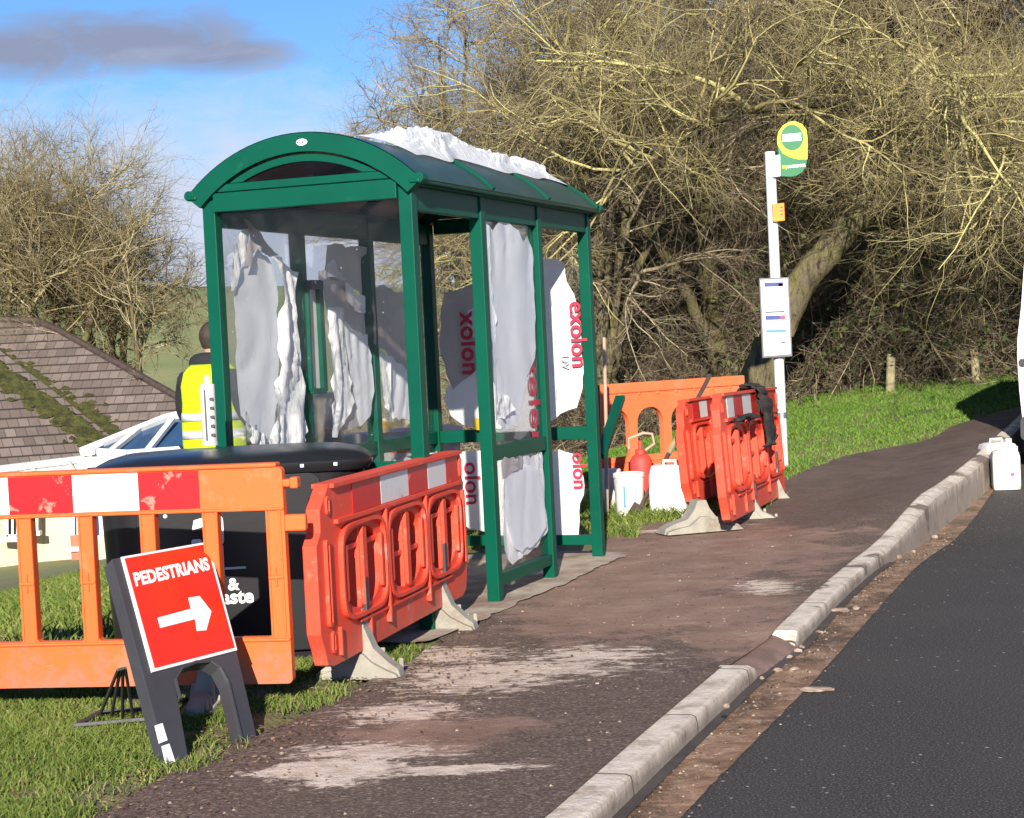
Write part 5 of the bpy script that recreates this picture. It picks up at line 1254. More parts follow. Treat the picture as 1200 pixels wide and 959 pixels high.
# ================================================================== TREES
def mkmesh(name, V, F, attr=None):
    me = bpy.data.meshes.new(name); nv, nf = len(V), len(F); k = F.shape[1]
    me.vertices.add(nv); me.vertices.foreach_set('co', V.astype(np.float32).ravel())
    me.loops.add(nf*k); me.loops.foreach_set('vertex_index', F.astype(np.int32).ravel())
    me.polygons.add(nf); me.polygons.foreach_set('loop_start', np.arange(0, nf*k, k, dtype=np.int32)); me.polygons.foreach_set('loop_total', np.full(nf, k, dtype=np.int32))
    me.update(calc_edges=True)
    if attr is not None:
        a = me.attributes.new('rnd', 'FLOAT', 'POINT'); a.data.foreach_set('value', attr.astype(np.float32))
    return me
def tubes(P, R, k=3):
    """P (N,S,3) paths, R (N,S) radii -> verts, quads, per-path id"""
    N_, S_, _ = P.shape
    Tn = np.gradient(P, axis=1); Tn /= np.linalg.norm(Tn, axis=2, keepdims=True)+1e-9
    ref = np.where(np.abs(Tn[..., 2:3]) > .9, np.array([1., 0, 0]), np.array([0, 0, 1.]))
    U = np.cross(Tn, ref); U /= np.linalg.norm(U, axis=2, keepdims=True)+1e-9; Wv_ = np.cross(Tn, U)
    an = 2*np.pi*np.arange(k)/k
    V = P[:, :, None, :] + R[:, :, None, None]*(U[:, :, None, :]*np.cos(an)[:, None] + Wv_[:, :, None, :]*np.sin(an)[:, None])
    idx = np.arange(N_*S_*k).reshape(N_, S_, k); a = idx[:, :-1]; b_ = np.roll(idx, -1, axis=2)[:, :-1]; c = np.roll(idx, -1, axis=2)[:, 1:]; d = idx[:, 1:]
    F = np.stack([a, b_, c, d], -1).reshape(-1, 4)
    return V.reshape(-1, 3), F, np.repeat(rng.random(N_), S_*k)
def grow(start, dirs, length, r0, seg, wander, grav, taper=.25):
    n = len(start); P = np.zeros((n, seg+1, 3)); P[:, 0] = start; d = dirs.copy(); drift = rng.normal(size=(n, 3))*wander*.5
    for s_ in range(seg):
        d = d + rng.normal(size=(n, 3))*wander + drift; d[:, 2] += grav; d /= np.linalg.norm(d, axis=1, keepdims=True); P[:, s_+1] = P[:, s_] + d*(length/seg)[:, None]
    t_ = np.linspace(0, 1, seg+1)[None]; R = r0[:, None]*(1-(1-taper)*t_); return P, R
def kids(P, R, nper, tlo, thi, spread, lenr, rr, seg, wander, grav, bias=(0, 0, 0)):
    N_, S_, _ = P.shape; n = N_*nper; i = np.repeat(np.arange(N_), nper); t_ = rng.uniform(tlo, thi, n)*(S_-1); k = np.minimum(t_.astype(int), S_-2); f = (t_-k)[:, None]
    st = P[i, k]*(1-f)+P[i, k+1]*f; tg = P[i, k+1]-P[i, k]; tg /= np.linalg.norm(tg, axis=1, keepdims=True)+1e-9
    rd = rng.normal(size=(n, 3)); rd -= tg*(rd*tg).sum(1, keepdims=True); rd /= np.linalg.norm(rd, axis=1, keepdims=True)+1e-9
    a = rng.uniform(*spread, n)[:, None]; d = tg*np.cos(a)+rd*np.sin(a)+np.array(bias)
    d /= np.linalg.norm(d, axis=1, keepdims=True)
    ln = rng.uniform(*lenr, n); r = np.minimum(rng.uniform(*rr, n), R[i, k]*.8); return grow(st, d, ln, r, seg, wander, grav)
def spline(pts, rads, n=14, jit=.03):
    pts = np.array([list(p) for p in pts], float); t0 = np.linspace(0, 1, len(pts)); t1 = np.linspace(0, 1, n)
    P = np.stack([np.interp(t1, t0, pts[:, c]) for c in range(3)], 1)
    for _ in range(6):
        Q = P.copy(); Q[1:-1] = (P[:-2]+2*P[1:-1]+P[2:])/4; P = Q
    P[1:] += rng.normal(size=(n-1, 3))*jit; return P[None], np.interp(t1, np.linspace(0, 1, len(rads)), rads)[None]
def barkmat(name, stops, bsc=18, moss=None):
    m, t, b = nt(name); at = N(t, 'ShaderNodeAttribute', attribute_name='rnd')
    f = math_(t, 'ADD', math_(t, 'MULTIPLY', at.outputs['Fac'], .6), math_(t, 'MULTIPLY', nz(t, 1.3, 3), .4))
    col = ramp(t, f, stops)
    if bsc:
        mq = N(t, 'ShaderNodeMapping'); mq.inputs['Scale'].default_value = (9, 9, 2.2); t.links.new(coord(t), mq.inputs[0])
        crk = nz(t, 1.6, 9, .72, mq.outputs[0], .8); col = mix(t, ramp(t, crk, [(.40, .85), (.52, 0.)]), col, (.03, .024, .018))
    if moss: col = mix(t, ramp(t, nz(t, 3.5, 6, .7), [(.42, 0.), (.6, .85)]), col, moss)
    t.links.new(col, b.inputs['Base Color']); b.inputs['Roughness'].default_value = .9; b.inputs['Specular IOR Level'].default_value = .15
    if bsc: bump(t, b, crk, 1, .06)
    return m
M['trunk'] = barkmat('mossy bark', [(.25, (.085, .066, .048)), (.55, (.16, .13, .09)), (.8, (.24, .20, .14))], 16, (.19, .175, .065))
M['trunk_dark'] = barkmat('dark bark', [(.25, (.05, .042, .032)), (.55, (.11, .09, .065)), (.8, (.17, .145, .10))], 16, (.13, .12, .045))
M['twig_moss'] = barkmat('mossy twigs', [(.15, (.08, .062, .042)), (.38, (.22, .18, .10)), (.58, (.38, .33, .145)), (.8, (.54, .50, .21))], 0)
M['twig_brown'] = barkmat('brown twigs', [(.15, (.075, .058, .043)), (.40, (.19, .15, .105)), (.62, (.32, .265, .17)), (.85, (.50, .43, .27))], 0)
M['twig_dark'] = barkmat('dark twigs', [(.15, (.065, .05, .037)), (.45, (.165, .125, .09)), (.75, (.33, .27, .185))], 0)
M['twig_left'] = barkmat('hazel twigs', [(.2, (.13, .10, .055)), (.45, (.27, .22, .11)), (.7, (.40, .34, .19)), (.9, (.52, .48, .36))], 0)
def leafmat(name, stops):
    m = barkmat(name, stops, 0); return m
M['leaf_dark'] = leafmat('dark evergreen leaves', [(.2, (.02, .036, .012)), (.5, (.05, .075, .022)), (.8, (.11, .14, .045))])
M['leaf_brown'] = leafmat('dead leaves', [(.2, (.055, .032, .018)), (.5, (.13, .08, .045)), (.8, (.24, .165, .09))])
M['leaf_mid'] = leafmat('ivy leaves', [(.2, (.03, .05, .015)), (.5, (.075, .10, .03)), (.8, (.15, .17, .055))])
def leaves(C_, size):
    n = len(C_); s_ = (size*rng.uniform(.6, 1.3, n))[:, None]; a = rng.normal(size=(n, 3)); a /= np.linalg.norm(a, axis=1, keepdims=True); b_ = np.cross(a, rng.normal(size=(n, 3))); b_ /= np.linalg.norm(b_, axis=1, keepdims=True); c = np.cross(a, b_)
    V = np.stack([C_-a*s_, C_+b_*s_*.55+c*s_*.15, C_+a*s_, C_-b_*s_*.55+c*s_*.15], 1).reshape(-1, 3); F = np.arange(4*n).reshape(n, 4); return V, F, np.repeat(rng.random(n), 4)
def join(parts):
    V = []; F = []; A = []; o = 0
    for v, f, a in parts: V.append(v); F.append(f+o); A.append(a); o += len(v)
    return np.concatenate(V), np.concatenate(F), np.concatenate(A)
def tree(name, label, cat, loc, mains, lv, tm='trunk', cm='twig_moss', leaf=None, group=None, bias=(0, 0, 0)):
    """mains: list of (pts,radii) in world space; lv: list of dicts for successive levels"""
    loc = Vector(loc); r = thing(name, label, cat, loc, 0, group); l0 = np.array(loc)
    tp = []; cp = []; src = []
    for pts, rr in mains:
        P, R = spline(pts, rr, 40, .012); P = P-l0; tp.append(tubes(P, R, 9)); src.append((P, R))
    last = None
    cur = (np.concatenate([s_[0] for s_ in src]), np.concatenate([s_[1] for s_ in src]))
    for i, q in enumerate(lv):
        q = dict(q); trunkish = q.pop('trunk', False); kk = q.pop('k', 3)
        nxt = kids(*cur, bias=bias if i < 2 else (0, 0, 0), **q)
        tv, tf, ta = tubes(*nxt, kk); (tp if trunkish else cp).append((tv, tf, (.42+.58*ta) if i < 2 else (.62*ta+.05)))
        cur = nxt; last = nxt
    V, F, A = join(tp); o = link('trunk', mkmesh('trunk', V, F, A), M[tm], r, True)
    V, F, A = join(cp); o = link('crown', mkmesh('crown', V, F, A), M[cm], r, True)
    if leaf:
        lm, nl, sz, tmax = leaf; P = cur[0]; i = rng.integers(0, len(P), nl); j = rng.integers(1, P.shape[1], nl); C_ = P[i, j]+rng.normal(size=(nl, 3))*.02
        V, F, A = leaves(C_, np.full(nl, sz)); link('leaves', mkmesh('leaves', V, F, A), M[lm], r)
    return r
def copytree(r, loc, rz, sc, label):
    c = r.copy(); COL.objects.link(c); c.location = loc; c.rotation_euler = (0, 0, rz); c.scale = (sc, sc, sc); c['label'] = label
    for ch in r.children:
        d = ch.copy(); COL.objects.link(d); d.parent = c
    return c
def mp(lst): return [D(x, y, Y) for x, y, Y in lst]
def lv(f=1.0, n=(8, 8, 7, 4), L0=(1.4, 2.8), th=1.0, wob=.16, t0=.45):
    return [dict(nper=n[0], tlo=t0, thi=1, spread=(.5, 1.35), lenr=L0, rr=(.020, .048), seg=8, wander=wob, grav=-.02, k=5),
            dict(nper=n[1], tlo=.15, thi=1, spread=(.4, 1.2), lenr=(.6*f, 1.3*f), rr=(.0085*th, .016*th), seg=6, wander=wob*1.3, grav=-.02, k=4),
            dict(nper=n[2], tlo=.1, thi=1, spread=(.4, 1.2), lenr=(.30*f, .8*f), rr=(.0055*th, .009*th), seg=4, wander=wob*1.6, grav=0, k=3),
            dict(nper=n[3]+3, tlo=.1, thi=1, spread=(.4, 1.1), lenr=(.14*f, .4*f), rr=(.0030*th, .0046*th), seg=2, wander=wob*1.6, grav=.02, k=3)]
def bz(x, y, Y): p = D(x, y, Y); return (p.x, p.y, T(p.x, p.y)-.05)
# the big leaning willow
wl = tree('willow_tree', 'big leaning mossy willow whose thick trunk rises to the right behind the bus stop', 'tree', bz(890, 455, 21.2),
     [(mp([(884, 470, 21.2), (905, 395, 21.2), (940, 330, 21.2), (985, 275, 21.0), (1030, 228, 20.9), (1057, 190, 22), (1060, 140, 21.8), (1048, 60, 21.5), (1022, -20, 21.2), (1000, -110, 21)]), [.26, .19, .175, .165, .15, .14, .125, .11, .10, .07]),
      (mp([(950, 325, 21.3), (985, 268, 21.8), (1010, 235, 22.2), (1090, 170, 22.4), (1140, 100, 24), (1170, 10, 24)]), [.15, .12, .10, .09, .07, .04]),
      (mp([(1030, 228, 20.9), (1085, 200, 21.8), (1150, 190, 21.4), (1230, 200, 21)]), [.10, .08, .05, .03]),
      (mp([(1050, 130, 21.8), (960, 120, 21), (860, 130, 20.4), (760, 190, 19.8), (690, 215, 19.5)]), [.07, .055, .045, .03, .015]),
      (mp([(1022, -20, 21.2), (1090, 40, 20.5), (1130, 110, 20), (1180, 180, 19.6)]), [.06, .05, .035, .02])], lv(1.0, (12, 9, 7, 4), (1.4, 2.8), 1.0, .16, .34), 'trunk', 'twig_moss', bias=(0, 0, .22))
tree('ash_tree', 'upright pale trunked tree behind the bus stop flag', 'tree', bz(945, 450, 24.6), [(mp([(946, 460, 24.6), (948, 330, 24.6), (944, 200, 24.6), (948, 90, 24.6), (975, -20, 24.4), (985, -120, 24.4)]), [.17, .16, .15, .14, .11, .07]), (mp([(948, 110, 24.6), (925, 30, 24.4), (905, -80, 24.4)]), [.10, .08, .05])], lv(1.0, (11, 8, 7, 4), (1.2, 2.4), 1.0, .16, .58), 'trunk', 'twig_brown', bias=(0, 0, .2))
tree('alder_tree', 'many stemmed tree between shelter roof and bus stop pole, leaning left', 'tree', bz(845, 452, 23.4), [(mp([(850, 455, 23.4), (832, 350, 23.4), (822, 250, 23.2), (828, 120, 23), (812, 0, 22.8), (800, -110, 22.8)]), [.13, .12, .10, .085, .07, .04]), (mp([(845, 440, 23.4), (800, 330, 22.6), (735, 240, 22), (680, 150, 21.6), (660, 40, 21.4)]), [.08, .07, .055, .04, .02])], lv(1.0, (9, 8, 7, 4)), 'trunk', 'twig_moss')
tree('field_maple', 'tangled tree behind the parked van at the right edge', 'tree', bz(1150, 440, 24), [(mp([(1150, 450, 24), (1140, 320, 24), (1150, 190, 23.8), (1138, 80, 23.6), (1120, -60, 23.5)]), [.15, .14, .13, .10, .06]), (mp([(1146, 250, 24), (1200, 140, 23.5), (1240, 0, 23)]), [.09, .07, .04]), (mp([(1142, 120, 23.8), (1185, 40, 23.2), (1130, -30, 22.8)]), [.07, .05, .03])], lv(1.0, (11, 9, 7, 4), (1.4, 2.8), 1.0, .16, .55), 'trunk', 'twig_brown', bias=(0, 0, .2))
hz_ = [(700, 455, 22.6, 'twig_brown', 'bushy bare hazel rising just right of the shelter roof'), (610, 450, 23.4, 'twig_moss', 'bare hazel rising directly behind the shelter roof'), (540, 448, 24.2, 'twig_brown', 'thin bare hazel with open sky to its left')]
for i, (x, y, Y, cm, lab) in enumerate(hz_):
    st_ = []
    for k in range(6):
        dx = (-70, -30, 5, 40, 75, 110)[k]*(.75 if i == 2 else 1) - (25 if i == 2 else 0); hh = (230, 330, 470, 480, 430, 300)[k]*(1.0, 1.0, .86)[i]
        st_.append((mp([(x+k*3, y+12, Y), (x+dx*.35, y-hh*.4, Y-.2*k+.4), (x+dx*.8, y-hh*.75, Y-.3*k+.6), (x+dx*1.25, y-hh, Y-.3*k+.6)]), [.055, .045, .03, .012]))
    tree('hazel_tree', lab, 'tree', bz(x, y, Y), st_, lv(.9 if i < 2 else .8, (8, 7, 7, 4) if i < 2 else (7, 6, 5, 4), (.8, 1.7), 1.0, .13, .25), 'trunk', cm)
# denser trees of the belt behind: same crown seen from other sides
base = tree('thorn_tree', 'dense thorn tree in the second row, behind the leaning willow', 'tree', bz(1060, 440, 27.5), [(mp([(1060, 450, 27.5), (1050, 300, 27.5), (1070, 150, 27.2), (1050, 0, 27), (1060, -120, 27)]), [.14, .13, .11, .09, .05]), (mp([(1055, 330, 27.5), (1000, 180, 26.8), (970, 40, 26.5)]), [.09, .07, .03]), (mp([(1055, 380, 27.5), (1110, 260, 26.8), (1150, 120, 26.5)]), [.09, .07, .03]), (mp([(1058, 420, 27.5), (1010, 340, 27), (960, 300, 26.6)]), [.06, .05, .02])], lv(1.15, (11, 9, 7, 2), (1.3, 2.6), 1.25), 'trunk_dark', 'twig_brown')
for x, Y, rz, sc, lab in ((960, 28, 1.1, 1.0, 'dense thorn tree in the second row, behind the bus stop flag'), (860, 27.5, 2.5, 1.05, 'dense thorn tree in the second row, behind the orange notice'), (760, 28, 4.0, .98, 'dense thorn tree in the second row, above the faded orange barrier'), (1180, 28, 5.2, 1.1, 'dense thorn tree in the second row, above the van'), (660, 28.5, .4, .84, 'lower thorn tree in the second row, behind the far end of the shelter roof'), (1010, 31, 3.3, 1.1, 'thorn tree in the third row, behind bus stop flag and willow'), (800, 31.5, 2.0, 1.05, 'thorn tree in the third row, left of the bus stop flag')):
    p = D(x, 440, Y); copytree(base, (p.x, p.y, T(p.x, p.y)-.1), rz, sc, lab)
# bramble and ivy along the hedge foot
def bramble(label, x, y, Y, wd, ht, n, cm, leaf, group='bramble bushes along the hedge foot'):
    p = Vector(bz(x, y, Y)); r = thing('bramble_bush', label, 'bush', p, 0, group)
    st_ = np.stack([rng.normal(size=n)*wd*.42, rng.normal(size=n)*.35, np.zeros(n)], 1); d = np.stack([rng.normal(size=n)*.6, rng.normal(size=n)*.5-.1, rng.uniform(.5, 1.4, n)], 1); d /= np.linalg.norm(d, axis=1, keepdims=True)
    n_ = n; A_ = grow(st_, d, rng.uniform(.5, 1.25, n)*ht*1.25, rng.uniform(.006, .014, n), 8, .17, -.10); B_ = kids(*A_, 9, .1, 1, (.4, 1.3), (.25, .8), (.003, .007), 4, .25, -.04); C_ = kids(*B_, 3, .1, 1, (.4, 1.3), (.1, .35), (.002, .0045), 2, .3, 0)
    V, F, A = join([tubes(*A_, 4), tubes(*B_, 3), tubes(*C_, 3)]); link('stems', mkmesh('stems', V, F, A), M[cm], r, True)
    nl = leaf[1]; i = rng.integers(0, len(B_[0]), nl); j = rng.integers(0, B_[0].shape[1], nl); Cc = B_[0][i, j]+rng.normal(size=(nl, 3))*.05; keep = Cc[:, 2] > .0; Cc = Cc[keep]
    V, F, A = leaves(Cc, np.full(len(Cc), leaf[2])); link('leaves', mkmesh('leaves', V, F, A), M[leaf[0]], r); return r
for i, (x, y, Y, wd, ht, n, cm, lf_, lab) in enumerate([
    (960, 452, 24.5, 1.2, 2.3, 300, 'twig_dark', ('leaf_dark', 4200, .040), 'dark ivy-leaved bramble right beside the willow trunk'),
    (1030, 449, 24.6, 1.25, 2.6, 340, 'twig_dark', ('leaf_dark', 4200, .042), 'dark bramble behind the timber post nearer to the bus stop'),
    (1100, 444, 24.7, 1.25, 2.6, 340, 'twig_brown', ('leaf_mid', 3600, .040), 'greener bramble between the two timber posts'),
    (1170, 441, 24.7, 1.25, 2.4, 340, 'twig_brown', ('leaf_brown', 3000, .038), 'browner bramble behind the timber post nearer to the van'),
    (1245, 440, 24.9, 1.2, 1.8, 260, 'twig_brown', ('leaf_brown', 1200, .038), 'bramble at the right edge behind the van'),
    (800, 458, 24.5, 1.3, 1.5, 320, 'twig_dark', ('leaf_brown', 1500, .036), 'low tangled bramble behind the faded orange barrier'),
    (720, 462, 24.3, 1.3, 1.4, 320, 'twig_brown', ('leaf_brown', 1300, .036), 'low brown bramble by the pale stick'),
    (630, 466, 24.5, 1.3, 1.3, 320, 'twig_brown', ('leaf_brown', 1300, .036), 'brown bramble seen through the far end of the shelter'),
    (540, 470, 24.9, 1.3, 1.3, 300, 'twig_brown', ('leaf_brown', 1000, .036), 'brown bramble behind the left half of the shelter'),
    (880, 455, 25.3, 1.3, 2.2, 320, 'twig_dark', ('leaf_dark', 2200, .042), 'tall dark ivy bush just behind the willow foot')]):
    bramble(lab, x, y, Y, wd, ht, n, cm, lf_)
for i, (x, Y, ht, lab) in enumerate(((1000, 26, 3.0, 'tall dark holly clump behind the willow fork'), (1120, 26.2, 2.7, 'tall dark holly clump behind the right timber post'), (860, 26, 2.4, 'dark holly clump above the red barriers'), (760, 26, 1.9, 'small dark holly clump above the faded orange barrier'))):
    bramble(lab, x, 445, Y, 1.5, ht, 260, 'twig_dark', ('leaf_dark', 6500, .05), 'holly clumps in the hedge')
# a wood of bare trunks and scrub that closes the view far behind, one mass
n = 1500
st_ = np.stack([rng.uniform(-.5, 13, n), rng.uniform(33, 37, n), np.full(n, -.8)], 1); d = np.tile(np.array([0, 0, 1.]), (n, 1))+rng.normal(size=(n, 3))*.3; d /= np.linalg.norm(d, axis=1, keepdims=True)
lim = np.clip((st_[:, 0]+1.2)/3.0, .25, 1)
A_ = grow(st_, d, rng.uniform(3, 8.5, n)*lim, rng.uniform(.015, .05, n), 8, .1, .02); B_ = kids(*A_, 9, .1, 1, (.4, 1.2), (.5, 1.6), (.008, .016), 5, .2, 0); C_ = kids(*B_, 3, .1, 1, (.4, 1.2), (.2, .6), (.005, .009), 2, .25, 0)
V, F, A = join([tubes(*A_, 4), tubes(*B_, 3), tubes(*C_, 3)]); o = link('woodland', mkmesh('woodland', V, F, A), M['twig_dark'], None, True)
tag(o, 'far belt of bare scrub woodland behind the hedge trees', 'woodland', None, 'stuff')
# ---- trees beyond the bungalow
def ltree(label, x, Y, ytop, spreadpx, seed, cm='twig_left', nst=4, f=1.6):
    b0 = bz(x, 480, Y); st_ = []
    for k in range(nst):
        u = (k+.5)/nst*2-1; lo_ = 0; dx = u*spreadpx; hp = (600-ytop)*(1-.30*u*u)
        st_.append((mp([(x+u*8, 640, Y), (x+dx*.25, 600-hp*.45, Y-.3+.2*k), (x+dx*.6, 600-hp*.72, Y+.5-.3*k), (x+dx*.92, 600-hp*.93, Y+.3-.3*k)]), [.16, .12, .08, .03]))
    q = lv(f, (13, 8, 6, 1), (1.3, 2.7), 2.1, .12, .5)
    for d_ in q[:3]: d_['grav'] = .05
    return tree('hazel_tree', label, 'tree', b0, st_, q, 'trunk', cm)
ltree('tall bare tree beyond the bungalow ridge, at the left edge of the view', 0, 47, 215, 78, 1)
ltree('bare rounded tree beyond the bungalow, its crown the highest on the left', 74, 48, 195, 80, 2)
ltree('smaller bare tree between the bungalow hip and the shelter', 138, 50, 275, 62, 3, 'twig_left', 4, 1.2)
# scrub on the bank behind the worker
for i, (x, Y, wd, ht, lab) in enumerate(((150, 46, 1.6, 1.0, 'olive scrub bush behind the bungalow hip'), (222, 45, 1.8, .95, 'brown scrub bush behind the worker'), (270, 47, 2.2, 1.2, 'brown scrub bush behind the near end of the shelter'), (330, 48, 2.4, 1.1, 'scrub bush seen through the first pane of the shelter'), (110, 49, 2.0, 1.5, 'scrub bush above the bungalow roof'), (400, 46, 2.4, 1.4, 'scrub bush seen through the middle panes of the shelter'))):
    p = D(x, 430, Y); r = bramble(lab, x, 470, Y, wd, ht, 240, 'twig_left' if i != 1 else 'twig_brown', ('leaf_mid' if i in (0, 4) else 'leaf_brown', 1600, .07), 'scrub bushes on the bank'); r.scale = (1.5, 1.5, 1.35)
p = bz(160, 470, 44.5); tree('birch_sapling', 'slim pale sapling standing right of the bungalow hip', 'tree', p, [(mp([(168, 520, 44.5), (165, 450, 44.5), (157, 380, 44.5), (150, 330, 44.5)]), [.085, .075, .06, .03])], [dict(nper=14, tlo=.3, thi=1, spread=(.5, 1.1), lenr=(.7, 1.6), rr=(.014, .025), seg=6, wander=.12, grav=.03, k=3), dict(nper=7, tlo=.2, thi=1, spread=(.4, 1.1), lenr=(.3, .7), rr=(.007, .012), seg=3, wander=.2, grav=0, k=3)], 'trunk', 'twig_left')

# ================================================================== GRASS
def blades(name, n, xr, yr, hr, wr, dens, mat_):
    X = []; 
    xs = rng.uniform(0, 1, n*2); ys = rng.uniform(yr[0], yr[1], n*2); cnt = 0; base_ = []
    for u, y in zip(xs, ys):
        lo, hi = xr(y); x = lo+(hi-lo)*u; k = noise.noise((x*2.3, y*2.3, 0))*.5+noise.noise((x*7, y*7, 3))*.35
        if dens(x, y, k) < random.random(): continue
        base_.append((x, y, T(x, y)-.004, k)); cnt += 1
        if cnt >= n: break
    B_ = np.array(base_); n = len(B_); P0 = B_[:, :3]; h = rng.uniform(*hr, n)*(1+1.3*B_[:, 3]); w_ = rng.uniform(*wr, n); an = rng.uniform(0, 2*np.pi, n); ln = rng.uniform(.25, 1.3, n)*h; bd = rng.uniform(0, 2*np.pi, n)
    sd = np.stack([np.cos(an), np.sin(an), np.zeros(n)], 1)*w_[:, None]; bv_ = np.stack([np.cos(bd), np.sin(bd), np.zeros(n)], 1)*ln[:, None]; up = np.array([0, 0, 1.])
    m1 = P0+bv_*.3+up*(h*.6)[:, None]; tp_ = P0+bv_+up*(h*.95)[:, None]
    V = np.stack([P0-sd, P0+sd, m1+sd*.7, m1-sd*.7, tp_+sd*.12, tp_-sd*.12], 1).reshape(-1, 3); i = np.arange(n)[:, None]*6; F = np.concatenate([i+np.array([[0, 1, 2, 3]]), i+np.array([[3, 2, 4, 5]])])
    A = np.repeat(np.clip(rng.random(n)*.75+.25*(.5-B_[:, 3]), 0, 1), 6)
    o = link(name, mkmesh(name, V, F, A), M[mat_]); return tag(o, None, None, None, 'stuff')
M['grass_near'] = barkmat('rough winter grass', [(.12, (.055, .095, .016)), (.42, (.11, .165, .03)), (.66, (.19, .215, .055)), (.86, (.36, .31, .15))], 0)
M['grass_verge'] = barkmat('mown verge grass', [(.15, (.055, .12, .016)), (.5, (.105, .195, .028)), (.8, (.17, .245, .05)), (.95, (.27, .27, .10))], 0)
def inhibit(x, y):                     # keep grass off the slab and off trodden ground
    q = SMI @ Vector((x, y, 0)); return not (-W-.2 < q.x < .3 and -.5 < q.y < L+.3)
def d_near(x, y, k):
    e = LX(y)-x; v = min(1, max(0, (e+.0+.34*noise.noise((x*2.4, y*2.4, 7)))/.30)); v *= .12+.88*max(0, min(1, .62+k*2.2)); return v if inhibit(x, y) else 0
g = blades('grass', 90000, lambda y: (-3.0, LX(y)+.06), (4.6, 8.6), (.014, .046), (.0018, .0036), d_near, 'grass_near'); tag(g, 'rough short grass around the pedestrian sign', 'grass')
g = blades('grass', 45000, lambda y: (-7.5, -.9), (8.6, 30), (.04, .11), (.005, .011), lambda x, y, k: (.4+.6*max(0, min(1, .6+k*1.5))) if inhibit(x, y) else 0, 'grass_near'); tag(g, 'rough grass falling away down the slope behind the orange barrier', 'grass')
g = blades('grass', 90000, lambda y: (LX(y)-6.5, LX(y)+.05), (14.2, 24.2), (.018, .045), (.004, .008), lambda x, y, k: min(1, max(0, (LX(y)-x+.12)/.3))*(.5+.5*max(0, min(1, .7+k*1.3))), 'grass_verge'); tag(g, 'bright green mown verge below the hedge', 'grass')
g = blades('grass', 5000, lambda y: (-.5, LX(y)+.25), (12.6, 14.8), (.04, .10), (.004, .008), lambda x, y, k: max(0, min(1, .5+k*2)) if inhibit(x, y) else 0, 'grass_near'); tag(g, 'tufts of trodden grass round the white tubs', 'grass')

n = 2600; ys = rng.uniform(4.9, 8.4, n); xs = np.array([LX(y)+rng.normal()*.30-.12+(-rng.uniform(0, 2) if rng.random() < .35 else 0) for y in ys]); keep = [inhibit(x, y) for x, y in zip(xs, ys)]
C_ = np.array([(x, y, T(x, y)+.018) for x, y, k in zip(xs, ys, keep) if k]); V, F, A = leaves(C_, np.full(len(C_), .011)); V[:, 2] = np.repeat(C_[:, 2], 4)+(V[:, 2]-np.repeat(C_[:, 2], 4))*.4
tag(link('leaf_litter', mkmesh('leaf_litter', V, F, A), M['leaf_brown']), 'brown leaf crumbs along the edge of grass and path', 'leaf litter', None, 'stuff')
# grit trodden over the path and washed along the gutter
n1, n2 = 2000, 2200
ys = rng.uniform(5.0, 12.5, n1); u = rng.random(n1); a = np.array([(LX(y)+.05+(KX(y)-.2-LX(y)-.05)*k, y) for y, k in zip(ys, u)]); za = np.array([T(x, y)+path_dz(x, y)+.001 for x, y in a])
ys = rng.uniform(4.9, 13.5, n2); b_ = np.array([(KX(y)+.05+gw(y)*abs(rng.normal())*.42, y) for y in ys]); zb_ = np.array([T(x, y)+road_dz(y)+.008 for x, y in b_])
C_ = np.concatenate([np.column_stack([a, za]), np.column_stack([b_, zb_])]); n = len(C_); s_ = (.0022+.0075*rng.random(n)**4)
q = np.array([[1, 0, 0], [-.3, .9, 0], [-.8, -.5, 0], [.1, -.2, .9], [.3, .6, .5]]); th = rng.uniform(0, 6.28, n); cs_, sn_ = np.cos(th), np.sin(th)
V = np.stack([np.stack([C_[:, 0]+s_*(p_[0]*cs_-p_[1]*sn_), C_[:, 1]+s_*(p_[0]*sn_+p_[1]*cs_), C_[:, 2]+s_*p_[2]*.8], 1) for p_ in q], 1).reshape(-1, 3)
F = (np.arange(n)[:, None, None]*5+np.array([[0, 1, 4, 3], [1, 2, 3, 4], [2, 0, 3, 3]])[None]).reshape(-1, 4); F = F[F[:, 2] != F[:, 3]]
M['grit'] = barkmat('grit', [(.2, (.09, .065, .048)), (.5, (.22, .165, .125)), (.85, (.42, .34, .27))], 0)
tag(link('grit', mkmesh('grit', V, F, np.repeat(rng.random(n), 5)), M['grit']), 'loose grit on the muddy path and along the gutter', 'grit', None, 'stuff')
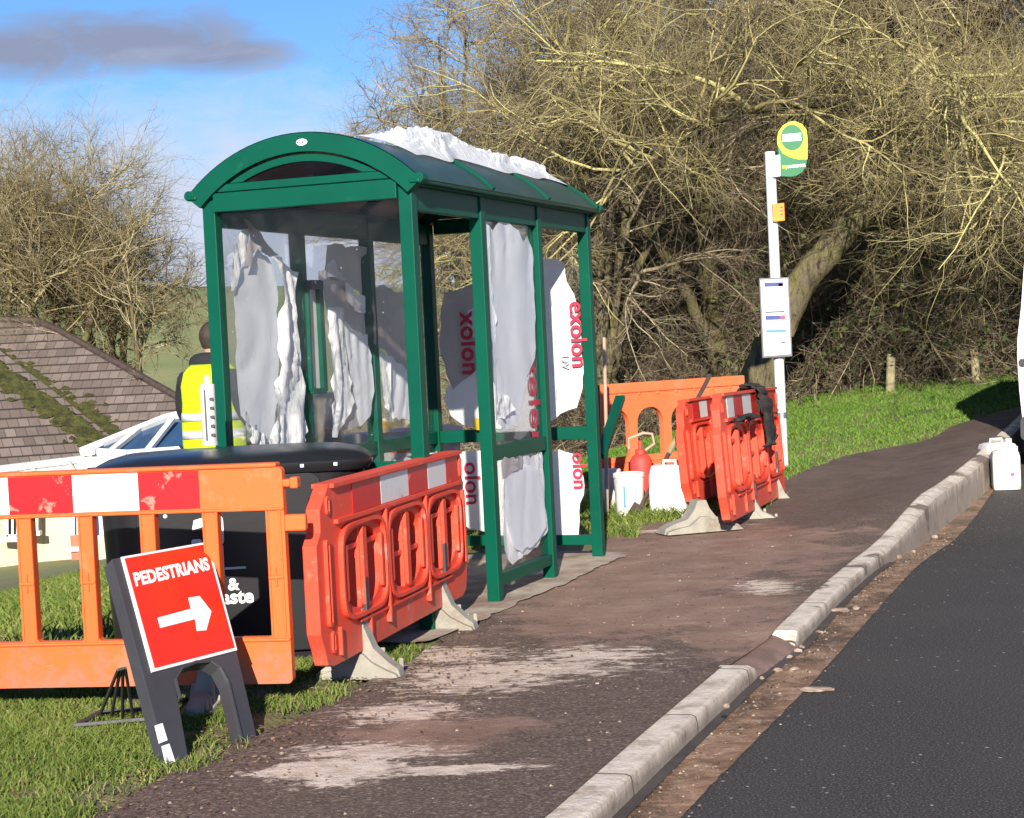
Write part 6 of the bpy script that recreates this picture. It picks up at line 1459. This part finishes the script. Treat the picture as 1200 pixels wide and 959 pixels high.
# ================================================================== SKY AND SUN
EL, AZ = 21.0, 3.5
w_ = bpy.data.worlds.new('World'); SC.world = w_; w_.use_nodes = True; t = w_.node_tree; t.nodes.clear()
out = t.nodes.new('ShaderNodeOutputWorld'); bg = t.nodes.new('ShaderNodeBackground'); bg.inputs[1].default_value = .074; t.links.new(bg.outputs[0], out.inputs[0])
sky = t.nodes.new('ShaderNodeTexSky'); sky.sky_type = 'NISHITA'; sky.sun_disc = False; sky.sun_elevation = rad(EL); sky.sun_rotation = rad(180+AZ); sky.air_density = 1.0; sky.dust_density = .05; sky.ozone_density = 4.0; sky.altitude = 50
tc = t.nodes.new('ShaderNodeTexCoord'); dr = tc.outputs['Generated']
def dirblob(px, py, rx, rz_):
    d = ray(px, py).normalized(); mpn = N(t, 'ShaderNodeMapping', vector_type='TEXTURE'); mpn.inputs['Location'].default_value = tuple(d); mpn.inputs['Scale'].default_value = (rx, 4, rz_); mpn.inputs['Rotation'].default_value = (0, 0, 0)
    t.links.new(dr, mpn.inputs[0]); ln = N(t, 'ShaderNodeVectorMath', operation='LENGTH'); t.links.new(mpn.outputs[0], ln.inputs[0]); return math_(t, 'SUBTRACT', 1, ln.outputs['Value'])
mpn = N(t, 'ShaderNodeMapping'); mpn.inputs['Scale'].default_value = (9, 9, 24); t.links.new(dr, mpn.inputs[0])
nzc = math_(t, 'SUBTRACT', nz(t, 1.9, 9, .62, mpn.outputs[0], .4), .5)
c1 = math_(t, 'MAXIMUM', math_(t, 'MAXIMUM', dirblob(150, 45, .085, .019), dirblob(20, 60, .07, .017)), dirblob(250, 62, .05, .012))
c1 = ramp(t, math_(t, 'ADD', c1, math_(t, 'MULTIPLY', nzc, 1.7)), [(.0, 0.), (.28, .5), (.62, .95)])
sz = N(t, 'ShaderNodeSeparateXYZ'); t.links.new(dr, sz.inputs[0])
# a bank of low pale cloud along the horizon
c2 = ramp(t, math_(t, 'ADD', sz.outputs[2], math_(t, 'MULTIPLY', nzc, -.09)), [(.098, .95), (.148, 0.)])
CL1, CL2 = (2.3, 2.6, 3.7), (5.2, 5.7, 7.0)
col = mix(t, c2, mix(t, 1.0, sky.outputs[0], (.62, .82, 1.08), 'MULTIPLY'), CL2); CLv = mix(t, ramp(t, nzc, [(-.0, 0.), (.28, 1.)]), CL1, (3.1, 3.5, 4.7)); col = mix(t, c1, col, CLv)
t.links.new(col, bg.inputs[0])
sd = bpy.data.lights.new('sun', 'SUN'); sd.energy = 5.0; sd.angle = rad(.5); sd.color = (1, .92, .80)
so = bpy.data.objects.new('sun', sd); COL.objects.link(so); so.rotation_euler = Vector((math.sin(rad(AZ))*math.cos(rad(EL)), math.cos(rad(AZ))*math.cos(rad(EL)), -math.sin(rad(EL)))).to_track_quat('-Z', 'Y').to_euler()
v = SC.view_settings; v.view_transform = 'Standard'; v.look = 'None'; v.gamma = 1; v.use_curve_mapping = False; v.exposure = .82
SC.cycles.max_bounces = 5; SC.cycles.diffuse_bounces = 2; SC.cycles.glossy_bounces = 2; SC.cycles.transparent_max_bounces = 14; SC.cycles.caustics_reflective = False; SC.cycles.caustics_refractive = False
